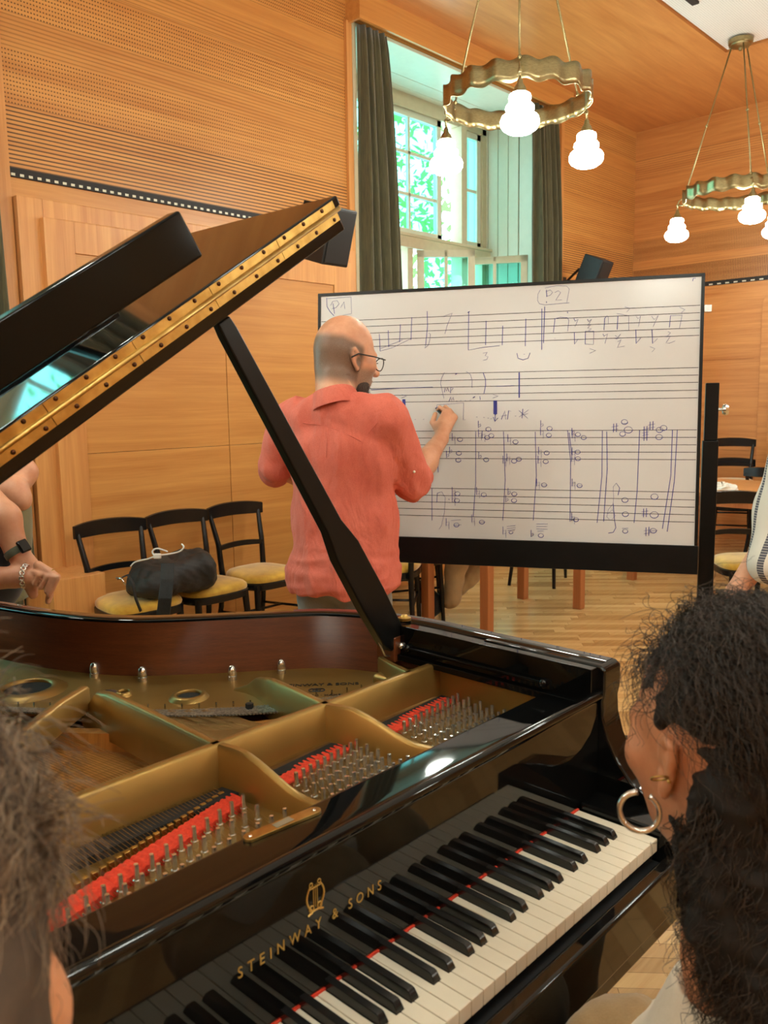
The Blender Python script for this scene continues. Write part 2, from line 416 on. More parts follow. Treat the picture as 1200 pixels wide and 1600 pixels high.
# curtains
def curtain(name, x0, x1, xb0, xb1, y, label, folds):
    P = []
    nz, nx = 40, 90
    for i in range(nz+1):
        t = i/nz; z = 3.985-t*3.92; row = []
        e = t**.6
        a0 = x0+(xb0-x0)*e; a1 = x1+(xb1-x1)*e
        for j in range(nx+1):
            u = j/nx
            amp = .016+.030*min(1, t*4)
            yy = y+amp*math.sin(u*folds*2*PI+.5*math.sin(t*3))+.008*math.sin(u*folds*4.6*PI+1+t*2)
            row.append((a0+(a1-a0)*u+.006*math.sin(t*9+u*7), yy, z))
        P.append(row)
    o = MB().grid(P).build(name, M['velvet'], None, smooth=True, loc=((x0+x1)/2, y, 0.06))
    md = o.modifiers.new('cloth', 'SOLIDIFY'); md.thickness = .006
    return tag(o, label, 'curtain', 'green velvet curtains')
curtain('curtain', 4.32, 4.61, 4.34, 4.80, 3.69, 'dark green velvet curtain hanging left of the tall window, beside the door panelling', 4.5)
curtain('curtain', 6.46, 6.87, 6.60, 6.99, 3.69, 'dark green velvet curtain hanging right of the tall window, behind the big chandelier', 5)
curtain('curtain', 1.28, 1.76, 1.40, 1.86, 3.68, 'dark green velvet curtain at the left edge of the photo beside the door surround', 6)

# ------------------------------------------------------------------ loudspeakers on the window wall
def speaker(c, hw, hd, hh, tilt, label, yaw=0):
    r = thing('wall_speaker', label, 'loudspeaker', tuple(c), 'wall loudspeakers')
    c = np.array(c); u = np.array([math.sin(yaw)*0, -math.sin(tilt), math.cos(tilt)]); b = np.array([0, -math.cos(tilt), -math.sin(tilt)]); a = np.array([1., 0, 0])
    if yaw:
        R = np.array(Matrix.Rotation(yaw, 3, 'Z')); u, b, a = R@u, R@b, R@a
    MB().obox(c, a*hw, b*hd, u*hh).build('cabinet', M['black_mat'], r, bevel=.008)
    MB().obox(c+b*(hd+.003), a*(hw-.012), b*.004, u*(hh-.012)).build('grille', M['slot_black'], r, bevel=.003)
    mb = MB(); mb.tube([c-b*hd, c-b*(hd+.06)-u*.02, (c[0]+.1, YW-.01, c[2]-.06)], .012, 8); mb.box((c[0]+.06, YW-.02, c[2]-.12), (c[0]+.14, YW, c[2]+.01))
    mb.build('wall_bracket', M['black_mat'], r)
    return r
speaker(tuple(far(509, 366, 4.72)), .10, .12, .155, .30, 'black loudspeaker tilted down on the wall behind the tip of the raised piano lid')
speaker(tuple(far(928, 426, 7.55)), .10, .10, .135, .42, 'black loudspeaker on the wall above the top edge of the whiteboard')

# ------------------------------------------------------------------ chandeliers
def chandelier(c, rot, label):
    cx, cy, cz = 0, 0, 0; R0 = .385; H = ZC-3.03
    r = thing('chandelier', label, 'chandelier', (0, 0, 0), 'wavy brass ring chandeliers')
    P = []; N = 264
    for zz in (-.052, -.02, .02, .052):
        row = []
        for i in range(N):
            a = 2*PI*i/N; rr_ = R0+.009*math.sin(17*a)
            row.append((rr_*math.cos(a), rr_*math.sin(a), zz+.0075*math.sin(17*a+.7)*(1 if abs(zz) > .03 else .6)))
        P.append(row)
    o = MB().grid(P, closeu=True).build('wavy_ring', M['brass'], r, smooth=True)
    md = o.modifiers.new('t', 'SOLIDIFY'); md.thickness = .004
    mb = MB().lathe([(.0, H-.085), (.012, H-.08), (.015, H-.06), (.05, H-.055), (.075, H-.045), (.078, H-.035), (.09, H-.03), (.092, H-.001), (0, H-.001)], seg=28)
    mb.build('ceiling_canopy', M['brass'], r, smooth=True, sharp=40)
    for k in range(3):
        a = k*2*PI/3; ca, sa = math.cos(a), math.sin(a)
        rod = MB(); p0 = np.array([.07*ca, .07*sa, H-.05]); p1 = np.array([R0*ca, R0*sa, .055])
        rod.tube([p0, p1], .0055, 8); q = p0+(p1-p0)*.52; rod.ball(q, .012, 10, 6); rod.torus(p0+np.array([0, 0, .012]), .014, .003, (-sa, ca, 0), 14, 6); rod.ball(p1, .011, 10, 6)
        rod.build('hanging_rod', M['brass'], r, smooth=True)
        ar = MB(); R1 = R0+.062
        ar.tube([(R0*ca, R0*sa, .02), ((R0+.03)*ca, (R0+.03)*sa, .018), ((R1-.01)*ca, (R1-.01)*sa, 0), (R1*ca, R1*sa, -.03), (R1*ca, R1*sa, -.075)], .006, 8)
        ar.tube([(R0*ca, R0*sa, -.035), (R1*ca, R1*sa, -.03)], .005, 8); ar.ball((R1*ca, R1*sa, -.03), .011, 10, 6)
        ar.build('lamp_arm', M['brass'], r, smooth=True)
        L = (R1*ca, R1*sa, -.075)
        h = MB().lathe([(.008, .01), (.014, .0), (.014, -.012), (.026, -.03), (.029, -.04), (.038, -.056), (.040, -.066)], L, 20)
        h.build('lamp_holder', M['brass'], r, smooth=True, sharp=40)
        g = MB().lathe([(.038, -.058), (.050, -.066), (.054, -.080), (.051, -.094), (.044, -.101), (.058, -.108), (.068, -.120), (.069, -.134), (.060, -.145), (.070, -.152), (.086, -.165), (.094, -.184), (.093, -.203), (.082, -.222), (.058, -.238), (.025, -.246), (.0, -.248)][::-1], L, 28, capt=False, capb=False)
        g.build('glass_shade', M['bulb'], r, smooth=True)
    r.location = c; r.rotation_euler = (0, 0, rot)
    return r
phi = math.atan2(CAM[1]-2.11, CAM[0]-3.91)
ch = chandelier((3.91, 2.11, 3.03), phi+.03, 'big brass ring chandelier nearest to us, hanging in front of the window')
phi2 = math.atan2(CAM[1]-2.11, CAM[0]-6.94)
copy_tree(ch, (6.94, 2.11, 3.03), phi2+.28, 'farther brass ring chandelier at the right edge, hung from the white ceiling panel')
for x, y, a, lb in ((.45, 2.11, 0, 'unseen brass ring chandelier added for fill light above the piano tail, outside the picture'), (-2.15, 2.11, .4, 'unseen brass ring chandelier added for fill light at the back of the hall by the window wall'),
                (.88, -.6, .9, 'unseen brass ring chandelier added to light the keys from above, outside the picture'), (3.91, -.6, .2, 'unseen brass ring chandelier added for fill light over the middle of the hall'), (6.94, -.6, .7, 'unseen brass ring chandelier added for fill light near the far wall, outside the picture'), (-2.15, -.6, .3, 'unseen brass ring chandelier added for fill light behind the photographer'),
                (.88, -3.3, .1, 'unseen brass ring chandelier added for fill light behind the keyboard side, near the front wall'), (3.91, -3.3, .5, 'unseen brass ring chandelier added for fill light over the front right of the hall')):
    copy_tree(ch, (x, y, 3.03), a, lb)  # unseen chandeliers, added as fill light for the keys, board and floor

# ------------------------------------------------------------------ trees outside the window
m = NT('leaf'); f = m.noise(m.coord(), 6, 3)
m.set(Base_Color=m.ramp(f, [(.3, srgb(70, 120, 60)), (.7, srgb(130, 170, 96))]), Roughness=.5); m.b.inputs['Transmission Weight'].default_value = 0.0
tl = m.n('ShaderNodeBsdfTranslucent'); tl.inputs[0].default_value = srgb(150, 215, 110); mx = m.n('ShaderNodeMixShader'); mx.inputs[0].default_value = .5
m.link(m.b.outputs[0], mx.inputs[1]); m.link(tl.outputs[0], mx.inputs[2]); m.link(mx.outputs[0], m.t.nodes['Material Output'].inputs[0]); M['leaf'] = m.mat
M['bark'] = plain('bark', srgb(110, 100, 84), .8, var=.3)
def tree(x, y, h, r, n, label):
    t = thing('tree', label, 'tree', (x, y, -3), 'trees outside the window')
    mb = MB()
    for i in range(n):
        d = rng.normal(size=3); d /= np.linalg.norm(d); q = rng.random()**.4*r
        c = np.array([x, y, h])+d*q*np.array([1, 1, 1.25]); a = rng.normal(size=3); a /= np.linalg.norm(a); b = np.cross(a, rng.normal(size=3)); b /= np.linalg.norm(b); s = .05+.06*rng.random()
        mb.add([c-a*s, c+b*s*.45, c+a*s, c-b*s*.45], [(0, 1, 2, 3)])
    me = mb.build('foliage', M['leaf'], t)
    tb = MB(); tb.tube([(x, y, -3), (x+.1, y, 0), (x, y+.1, h)], [.22, .17, .06], 10)
    for k in range(6):
        a = k*1.05; tb.tube([(x, y, h-1.2+.3*k), (x+.9*math.cos(a), y+.5*math.sin(a), h-.4+.3*k), (x+1.6*math.cos(a), y+.9*math.sin(a), h+.1+.3*k)], [.07, .04, .015], 7)
    tb.build('trunk', M['bark'], t)
tree(8.4, 8.6, 3.6, 2.3, 5200, 'leafy green tree outside, seen through the upper window panes')
tree(13.2, 8.4, 2.6, 1.6, 2600, 'smaller leafy tree outside, seen through the open lower casement')
tree(2.0, 9.0, 3.2, 2.2, 1500, 'leafy tree outside the window bay left of the door')

# ------------------------------------------------------------------ daylight
w = bpy.data.worlds.new('sky'); S.world = w; w.use_nodes = True
bg = w.node_tree.nodes['Background']
bg.inputs[0].default_value = (.62, .93, 1.0, 1); bg.inputs[1].default_value = 5.5
for x0, x1 in BAYS:
    l = bpy.data.lights.new('window_daylight_portal', 'AREA'); l.shape = 'RECTANGLE'; l.size = x1-x0; l.size_y = 3.4; l.cycles.is_portal = True
    lo_ = bpy.data.objects.new('window_daylight_portal', l); COL.objects.link(lo_); lo_.location = ((x0+x1)/2, 4.62, 2.3); lo_.rotation_euler = (math.radians(-90), 0, 0)
S.view_settings.view_transform = 'Standard'; S.view_settings.look = 'None'; S.view_settings.gamma = 1; S.view_settings.use_curve_mapping = False
S.view_settings.exposure = 0.0
S.cycles.use_denoising = True
S.cycles.max_bounces = 8; S.cycles.diffuse_bounces = 4; S.cycles.glossy_bounces = 4; S.cycles.sample_clamp_indirect = 8
# ================================================================== THE GRAND PIANO
KT = .74          # height of the white key tops
RT = .982         # top of the rim
KW = 1.225/52
m = NT('mahogany'); f = m.noise(m.coord(scale=(3, 3, 40)), 2, 5, .6); g = m.noise(m.coord(scale=(30, 30, 300)), 2, 3, .6)
m.set(Base_Color=m.ramp(m.math('ADD', m.math('MULTIPLY', f, .6), m.math('MULTIPLY', g, .4)), [(.3, srgb(76, 38, 18)), (.7, srgb(114, 62, 32))]), Roughness=.3); M['mahogany'] = m.mat
m = NT('plate_bronze'); f = m.noise(m.coord(), 240, 2, .6)
m.set(Base_Color=m.ramp(m.noise(m.coord(), 5, 3), [(.3, srgb(150, 118, 62)), (.7, srgb(176, 142, 78))]), Metallic=.7, Roughness=.36); m.bump(f, .05, .001); M['bronze'] = m.mat
m = NT('soundboard_spruce'); f = m.noise(m.coord(scale=(3, 50, 3), rot=(0, 0, .7)), 2, 4, .6)
m.set(Base_Color=m.ramp(f, [(.3, srgb(166, 106, 44)), (.7, srgb(206, 144, 72))]), Roughness=.3); M['spruce'] = m.mat
m = NT('red_felt'); f = m.noise(m.coord(), 150, 4, .7); m.set(Base_Color=m.ramp(f, [(.3, srgb(196, 44, 22)), (.7, srgb(236, 76, 44))]), Roughness=.95); m.bump(f, .4, .003); M['red_felt'] = m.mat
M['steel'] = plain('string_steel', srgb(190, 188, 180), .22, 1, var=.1)
M['wire'] = plain('string_steel_brown_reflection', srgb(168, 134, 84), .45, 1, var=.15)  # steel strings; the brown they reflect is put into the base colour
M['copper'] = plain('wound_string', srgb(150, 124, 84), .35, 1, var=.15)
M['chrome'] = plain('chrome', srgb(222, 220, 214), .18, .92, var=.06)
M['ivory'] = plain('white_key_plastic', srgb(232, 222, 200), .18, 0, .2, .02)
M['ebony'] = plain('black_key_plastic', (.009, .009, .009, 1), .22, 0, 0, .2)
M['lead_grey'] = plain('label_grey', srgb(150, 140, 116), .4, .3)
M['black_felt'] = plain('black_felt', (.012, .011, .01, 1), .9, var=.4, vs=60)
M['gilt'] = plain('gilt_lettering', srgb(214, 176, 96), .35, .7, var=.05)

PN = thing('grand_piano', 'open black grand piano with raised lid, bronze plate and mahogany inner rim', 'piano', (.6, .6, 0))
# ---- rim outline, counter-clockwise seen from above starting at the treble arm
ctrl = [(1.3525, .15), (1.3525, .38), (1.352, .58), (1.318, .72), (1.255, .83), (1.146, .925), (1.035, 1.02), (.939, 1.12), (.862, 1.28), (.807, 1.489), (.755, 1.70), (.66, 1.87), (.50, 1.975), (.30, 1.99), (.10, 1.93), (-.04, 1.80), (-.11, 1.62), (-.1275, 1.40), (-.1275, .9), (-.1275, .4), (-.1275, .15)]
def spline(pts, n=8):
    pts = [np.array(p, float) for p in pts]; out = []
    for i in range(len(pts)-1):
        p0 = pts[max(i-1, 0)]; p1 = pts[i]; p2 = pts[i+1]; p3 = pts[min(i+2, len(pts)-1)]
        for k in range(n):
            t = k/n; out.append(.5*((2*p1)+(-p0+p2)*t+(2*p0-5*p1+4*p2-p3)*t*t+(-p0+3*p1-3*p2+p3)*t**3))
    out.append(pts[-1]); return np.array(out)
OUT = spline(ctrl)
def offset(P, d):
    T = np.gradient(P, axis=0); T /= np.linalg.norm(T, axis=1)[:, None]
    return P+np.c_[-T[:, 1], T[:, 0]]*d
INN = offset(OUT, .05)
def band(A, B, za, zb):   # strip between two polylines
    return [[(a[0], a[1], za) for a in A], [(b[0], b[1], zb) for b in B]]
ZB = .60
mb = MB()
mb.grid([[(p[0], p[1], ZB) for p in OUT], [(p[0], p[1], RT-.006) for p in OUT], [(p[0], p[1], RT) for p in offset(OUT, .006)], [(p[0], p[1], RT) for p in offset(OUT, .044)], [(p[0], p[1], RT-.006) for p in INN]], 0)
mb.grid([[(p[0], p[1], RT-.006) for p in INN], [(p[0], p[1], ZB) for p in INN]], 1)
mb.grid(band(INN, OUT, ZB, ZB), 0)
mb.add([(OUT[0][0], OUT[0][1], ZB), (INN[0][0], INN[0][1], ZB), (INN[0][0], INN[0][1], RT-.003), (OUT[0][0], OUT[0][1], RT-.003)], [(0, 1, 2, 3)])
mb.add([(OUT[-1][0], OUT[-1][1], ZB), (INN[-1][0], INN[-1][1], ZB), (INN[-1][0], INN[-1][1], RT-.003), (OUT[-1][0], OUT[-1][1], RT-.003)], [(0, 1, 2, 3)])
mb.build('rim', [M['black_gloss'], M['mahogany']], PN, smooth=True, sharp=50)
# arms with the scrolled front
def arm(x0, x1):
    prof = [(.40, ZB), (.40, .60), (.40, RT-.001), (.132, RT-.001)]
    prof = [(.40, ZB), (.40, RT-.001), (.145, RT-.001), (.135, RT-.008), (.135, .935), (.139, .915), (.137, .885), (.127, .85), (.108, .815), (.082, .785), (.05, .768), (.01, .760), (-.025, .752), (-.038, .735), (-.038, .70), (-.03, .655), (-.03, ZB)]
    return MB().prism(prof, x0, x1, ax=0)
arm(1.2925, 1.3523).build('treble_arm', M['black_gloss'], PN, bevel=.005)
arm(-.1273, -.0675).build('bass_arm', M['black_gloss'], PN, bevel=.005)
for x0, x1 in ((1.229, 1.2925), (-.0675, -.004)):
    MB().box((x0, -.03, .62), (x1, .145, .752)).build('key_block', M['black_gloss'], PN, bevel=.006)
# black lid-lock rail inside the treble rim
mb = MB(); mb.box((1.272, .15, .915), (1.303, .60, .978)); mb.box((1.262, .16, .905), (1.29, .60, .918))
mb.tube([(1.266, .24, .935), (1.266, .575, .935)], .004, 8); mb.ball((1.268, .575, .934), .009, 10, 6); mb.ball((1.268, .245, .934), .008, 10, 6)
mb.build('inner_rail', M['black_gloss'], PN, bevel=.003)
# keybed, keyslip, fallboard, stretcher
MB().box((-.067, -.03, .60), (1.292, .24, .662)).build('keybed', M['black_gloss'], PN, bevel=.006)
MB().box((-.003, -.036, .63), (1.228, -.012, .715)).build('keyslip', M['black_gloss'], PN, bevel=.006, seg=3)
mb = MB().box((-.0, -.011, .66), (1.225, .16, .70)); mb.build('key_frame', M['black_mat'], PN)
def roll(cx, cz, r, a0, a1, n=12): return [(cx+r*math.cos(math.radians(a0+(a1-a0)*k/n)), cz+r*math.sin(math.radians(a0+(a1-a0)*k/n))) for k in range(n+1)]
fb = [(.1455, .744), (.1455, .746), (.1455, .80), (.1455, .912), (.1455, .9145)]+[(.1455-.0035*(1-math.cos(PI*k/16)), .9145+.010*k/8) for k in range(1, 9)]+roll(.1475, .926, .0090, 190, 20, 18)+[(.159, .92), (.160, .744)]
FB = MB().prism(fb, -.066, 1.291, ax=0).build('fallboard', M['black_gloss'], PN, smooth=True, sharp=22)
st = [(.166, .72), (.166, .722), (.166, .888), (.166, .890)]+roll(.184, .890, .018, 180, 92, 12)+[(.20, .9085), (.248, .9090)]+roll(.2495, .9005, .0085, 88, 0, 8)+[(.258, .90), (.258, .72)]
MB().prism(st, -.078, 1.303, ax=0).build('stretcher', M['black_gloss'], PN, smooth=True, sharp=22)
MB().box((0, .1425, KT-.004), (1.225, .1465, KT+.0022)).build('key_felt_strip', M['red_felt'], PN)
# gilt lettering and lyre on the fallboard
def text_mesh(body, size, mat, parent, M4, name='lettering', ext=.0004, space=1.0, align='CENTER'):
    c = bpy.data.curves.new(name, 'FONT'); c.body = body; c.size = size; c.extrude = ext; c.align_x = align; c.align_y = 'CENTER'; c.space_character = space; c.resolution_u = 4
    o = bpy.data.objects.new(name, c); COL.objects.link(o); dg = bpy.context.evaluated_depsgraph_get()
    me = bpy.data.meshes.new_from_object(o.evaluated_get(dg)); bpy.data.objects.remove(o)
    off = np.zeros(3); p = parent
    while p is not None: off += np.array(p.location); p = p.parent
    me.transform(Matrix.Translation(Vector(-off)) @ M4); me.materials.clear(); me.materials.append(mat)
    o = bpy.data.objects.new(name, me); COL.objects.link(o); o.parent = parent
    return o
RX = Matrix.Rotation(PI/2, 4, 'X')
text_mesh('STEINWAY & SONS', .019, M['gilt'], FB, Matrix.Translation((.6145, .1450, .8285)) @ RX @ Matrix.Scale(.86, 4, (1, 0, 0)), space=1.78)
lyre = MB(); X0, Z0, Y0 = .6155, .847, .1448
for sgn in (-1, 1):
    pts = []
    for k in range(15):
        t = k/14; z = Z0+t*.034; x = (.0115*math.sin(PI*(.12+.80*(1-t)))+.004*t) if t > .1 else .006+.03*t
        pts.append((X0+sgn*x, Y0, z))
    lyre.tube(pts, [.0014*(1-.4*abs(k/14-.3)) for k in range(15)], 6)
    lyre.torus((X0+sgn*.0065, Y0, Z0+.006), .0035, .0009, (0, 1, 0), 14, 5)
    lyre.torus((X0+sgn*.0065, Y0, Z0+.036), .0025, .0007, (0, 1, 0), 12, 5)
for dx in (-.003, 0, .003): lyre.tube([(X0+dx, Y0, Z0+.006), (X0+dx, Y0, Z0+.034)], .0005, 5)
lyre.tube([(X0-.009, Y0, Z0+.031), (X0+.009, Y0, Z0+.031)], .0008, 5); lyre.tube([(X0-.012, Y0, Z0-.001), (X0-.004, Y0, Z0+.002), (X0+.004, Y0, Z0+.002), (X0+.012, Y0, Z0-.001)], .0013, 5)
lyre.build('lyre_emblem', M['gilt'], FB)

# ---- keyboard: 52 white and 36 black keys, each a part
KB = bpy.data.objects.new('keyboard', None); COL.objects.link(KB); KB.parent = PN
BLK = {0: 0, 1: 1}
names = [('A', 'B', 'C', 'D', 'E', 'F', 'G')[i % 7] for i in range(52)]
OFF = {'A': .0028, 'C': -.0028, 'D': .0028, 'F': -.0035, 'G': 0.0}
bx = []
for i, nme in enumerate(names):
    if nme in OFF and i < 51: bx.append(((i+1)*KW+OFF[nme], i))
for i, nme in enumerate(names):
    x0 = i*KW+.0005; x1 = (i+1)*KW-.0005; lx, rx = x0, x1
    for c, j in bx:
        if j == i: rx = c-.0073
        if j == i-1: lx = c+.0073
    mb = MB(); zt, zb = KT, KT-.022
    pts = [(x0, -.0), (x1, 0), (x1, .0505), (rx, .0505), (rx, .165), (lx, .165), (lx, .0505), (x0, .0505)]
    mb.prism(pts, zb, zt)
    mb.build('white_key', M['ivory'], KB, bevel=.0012)
pk = None
for c, j in bx:
    if pk is None:
        P = []
        for y, hw, z in ((.0505, .0068, KT-.004), (.0505, .0067, KT+.0015), (.0560, .0057, KT+.0105), (.0595, .0052, KT+.0118), (.165, .0052, KT+.0122)):
            P.append((y, hw, z))
        mb = MB(); vs = []
        for y, hw, z in P: vs += [(-hw, y, z), (hw, y, z)]
        nb = len(vs); vs += [(-.0069, .0505, KT-.006), (.0069, .0505, KT-.006), (-.0069, .165, KT-.006), (.0069, .165, KT-.006)]
        fs = [(2*i, 2*i+1, 2*i+3, 2*i+2) for i in range(4)]+[(nb, nb+1, 1, 0), (nb+2, 8, 9, nb+3), (nb, 0, 2, 4, 6, 8, nb+2), (nb+1, nb+3, 9, 7, 5, 3, 1)]
        mb.add(vs, fs); pk = mb.build('black_key', M['ebony'], None, bevel=.0012); pk.parent = KB
        base = np.array(PN.location); o = pk; pk.location = (c-base[0], -base[1], -base[2])
    else:
        o = pk.copy(); COL.objects.link(o); o.location = (c-base[0], -base[1], -base[2])

# ---- the iron plate
ZR, ZW, ZF = .915, .835, .853
PL = MB()
# pin field web, soundboard-side flange, rail
PL.box((-.078, .258, ZW-.02), (1.303, .52, ZW))
FLI = spline([(1.285, .60), (1.16, .63), (1.024, .695), (.93, .765), (.844, .85), (.74, .98), (.65, 1.10), (.56, 1.28), (.50, 1.45), (.42, 1.62), (.28, 1.72), (.12, 1.70), (.0, 1.55), (-.03, 1.2), (-.035, .8), (-.035, .52)], 8)
i0 = np.argmin(np.abs(OUT[:45, 1]-.52)); i1 = len(OUT)-1-np.argmin(np.abs(OUT[::-1][:60, 1]-.52))
seg = offset(OUT, .049)[i0:i1+1]
def resample(P, n):
    d = np.r_[0, np.cumsum(np.linalg.norm(np.diff(P, axis=0), axis=1))]; t = np.linspace(0, d[-1], n)
    return np.c_[np.interp(t, d, P[:, 0]), np.interp(t, d, P[:, 1])]
A = resample(seg, 90); Bq = resample(FLI, 90)
PL.grid([[(a[0], a[1], ZF-.015) for a in A], [(a[0], a[1], ZF+.004) for a in A], [(a[0]*.93+b[0]*.07, a[1]*.93+b[1]*.07, ZF) for a, b in zip(A, Bq)], [(b[0], b[1], ZF) for b in Bq], [(b[0], b[1], ZF-.016) for b in Bq]])
PL.box((1.283, .258, ZW-.01), (1.303, .56, ZR-.004))
plate = PL.build('iron_plate', M['bronze'], PN, smooth=True, sharp=35)
def rib(name, pts, hw, zb, bev=.006):   # pts: (x, y, ztop); a wall following the path
    pts = [np.array(p, float) for p in pts]; mb = MB(); n = len(pts); rows = []
    for i, p in enumerate(pts):
        t = pts[min(i+1, n-1)]-pts[max(i-1, 0)]; t[2] = 0; t /= np.linalg.norm(t); s = np.array([-t[1], t[0], 0])*hw
        z = np.array([0, 0, 1.]); b = zb if not hasattr(zb, '__len__') else zb[i]
        q = p.copy(); q[2] = 0
        rows.append([q+s+z*b, q+s+z*(p[2]-.004), q+s*.6+z*p[2], q-s*.6+z*p[2], q-s+z*(p[2]-.004), q-s+z*b])
    mb.grid(rows, closeu=True); k = len(rows[0])
    mb.add(rows[0], [tuple(range(k))]); mb.add(rows[-1], [tuple(range(k))])
    return mb.build(name, M['bronze'], plate, smooth=True, sharp=50)
rib('cross_rail', [(x, .507+.006*math.sin(x*2), ZR) for x in np.linspace(-.075, 1.30, 24)], .010, ZW-.01)
def curve_top(p0, p1, n=16):
    o = []
    for k in range(n+1):
        t = k/n; s_ = .5-.5*math.cos(PI*min(1, max(0, (t-.12)/.62))); o.append((p0[0]+(p1[0]-p0[0])*t, p0[1]+(p1[1]-p0[1])*t, ZR-(ZR-.866)*s_))
    return o
rib('front_strut', curve_top((.742, .505), (.786, .262)), .008, ZW-.01)
rib('front_strut', curve_top((.972, .505), (1.055, .262)), .008, ZW-.01)
rib('front_strut', curve_top((.30, .505), (.315, .262)), .008, ZW-.01)
rib('rear_strut', [(.738, .51, ZR), (.741, .62, ZR), (.744, .75, ZR), (.747, .86, ZR-.002), (.748, .90, ZR-.008), (.748, .925, ZR-.03), (.749, .96, ZF-.004)], .011, [ZF-.03]*6+[ZF-.03])
rib('rear_strut', [(.738, .945, ZR-.006), (.66, .885, ZR), (.525, .778, ZR), (.40, .66, ZR), (.27, .52, ZR)], .011, .862)
rib('rear_strut', [(.972, .507, ZR), (.985, .60, ZR), (1.005, .70, ZR-.006), (1.022, .765, ZR-.022), (1.024, .80, ZR-.045), (1.016, .835, ZF+.002)], .009, ZF-.025)
rib('rear_strut', [(1.20, .51, ZR), (1.215, .57, ZR), (1.245, .63, ZR-.006), (1.282, .66, ZR-.012)], .008, ZF-.025)
mb = MB().box((1.21, .52, ZF), (1.30, .63, ZF+.030)); mb.build('corner_pocket', M['bronze'], plate, bevel=.012, seg=4)
MB().tube([(.767, .93, .838), (.772, .80, .838), (.775, .60, .838), (.775, .575, .838)], [.011, .013, .013, .004], 12).build('nose_bar', M['bronze'], plate, smooth=True)
# nose bolts, rim bolts, sound holes
mb = MB().lathe([(.018, 0), (.018, .006), (.013, .007), (.012, .02), (.016, .022), (.017, .028), (0, .030)], (.79, .95, ZF), 18); mb.build('nose_bolt', M['chrome'], plate, smooth=True, sharp=40)
for px, py in ((8, 1026), (68, 1042), (148, 1057), (223, 1064), (363, 1062), (440, 1052), (513, 1044)):
    p = Zp(ZF, px, py)
    MB().lathe([(.010, 0), (.010, .009), (.0085, .010), (.0098, .014), (.0095, .022), (.007, .029), (.003, .0325), (0, .033)], p, 14).build('rim_bolt', M['chrome'], plate, smooth=True, sharp=40)
p = Zp(ZF, 390, 1108); MB().lathe([(.008, 0), (.008, .012), (0, .013)], p, 6).build('rim_bolt', M['black_mat'], plate)
for (px, py), r in (((43, 1076), .047), ((295, 1087), .024), ((193, 1083), .011)):
    p = Zp(ZF+.004, px, py); h = MB(); h.lathe([(r*1.75, -.005), (r*1.5, .002), (r*1.22, .005), (r*1.05, .0045), (r, .001), (r, -.004)], p, 32, capt=False, capb=False)
    o = h.build('sound_hole_ring', M['bronze'], plate, smooth=True)
    MB().lathe([(r*1.02, -.006), (r*1.02, -.0015), (0, -.0015)], p, 32).build('hole_dark_disc', M['black_felt'], o)  # black disc stands in for the shade inside the open hole
text_mesh('STEINWAY & SONS', .020, M['black_mat'], plate, Matrix.Translation((1.147, .722, ZF+.001)) @ Matrix.Rotation(math.radians(-44), 4, 'Z'), name='cast_lettering')
text_mesh('NEW YORK · HAMBURG', .013, M['black_mat'], plate, Matrix.Translation((1.105, .672, ZF+.001)) @ Matrix.Rotation(math.radians(-44), 4, 'Z'), name='cast_lettering')
ly2 = MB(); c0 = np.array([1.122, .700, ZF+.001])
for k in range(3): ly2.torus(c0+np.array([.006*(k-1), -.006*(k-1), 0]), .008, .0012, (0, 0, 1), 14, 5)
ly2.build('cast_emblem', M['black_mat'], plate)
# soundboard, bridge
sb = MB(); sb.prism([tuple(p) for p in offset(OUT, .047)], .790, .803); sb.build('soundboard', M['spruce'], PN)
br = spline([(1.22, .585), (1.05, .635), (.92, .70), (.80, .80), (.70, .92), (.60, 1.08), (.50, 1.28), (.42, 1.45)], 6)
mb = MB().grid([[(p[0], p[1],   .803) for p in offset(br, -.014)], [(p[0], p[1], .838) for p in offset(br, -.012)], [(p[0], p[1], .838) for p in offset(br, .012)], [(p[0], p[1],   .803) for p in offset(br, .014)]])
mb.build('treble_bridge', M['spruce'], PN, smooth=True, sharp=40)
mb = MB()
for k in range(9): mb.obox((.05+.09*k, 1.15-.04*k, .768), (.008, .012, 0), (-.45, .55, 0), (0, 0, .012))
mb.build('soundboard_ribs', M['spruce'], PN)
# black strip between the agraffes and the cross rail
MB().box((-.07, .462, ZW-.004), (1.285, .497, ZW+.012)).build('black_strip', M['black_felt'], PN)

# ---- pins, red stringing felt and strings
def blockfelt(x):     # y of the felt line
    if x < .745: return .345+(x-.30)*.245
    if x < 1.0: return .440+(x-.79)*.14
    return .455+(x-1.07)*.10
def stret(x): return .292
pinmesh = MB().lathe([(.0056, 0), (.0058, .010), (.0036, .0105), (.0036, .026), (.0031, .031), (0, .0312)], seg=8).build('tuning_pin', M['chrome'], None, smooth=True, sharp=50)
PIN_ME = pinmesh.data; bpy.data.objects.remove(pinmesh)
STRS = []; PINS = []
def add_block(x0, x1, n, rows):
    for i in range(n):
        u = (i+.5)/n; x = x0+(x1-x0)*u; r = i % rows
        ylo, yhi = stret(x)+.004, blockfelt(x)-.028
        rmax = max(1, min(rows, int((yhi-ylo)/.0135)+1)); r = i % rmax
        y = ylo+(yhi-ylo)*(r/(max(1, rmax-1)) if rmax > 1 else .3)
        PINS.append((x, y, ZW))
add_block(1.075, 1.275, 66, 6); add_block(.805, .985, 62, 6); add_block(.33, .735, 62, 4); add_block(-.05, .29, 30, 2)
order = sorted(range(len(PINS)), key=lambda i: (PINS[i][0]-CAM[0])**2+(PINS[i][1]-CAM[1])**2 if PINS[i][0] > .38 else 99)
base = np.array(PN.location); rest = MB()
tilt = .10
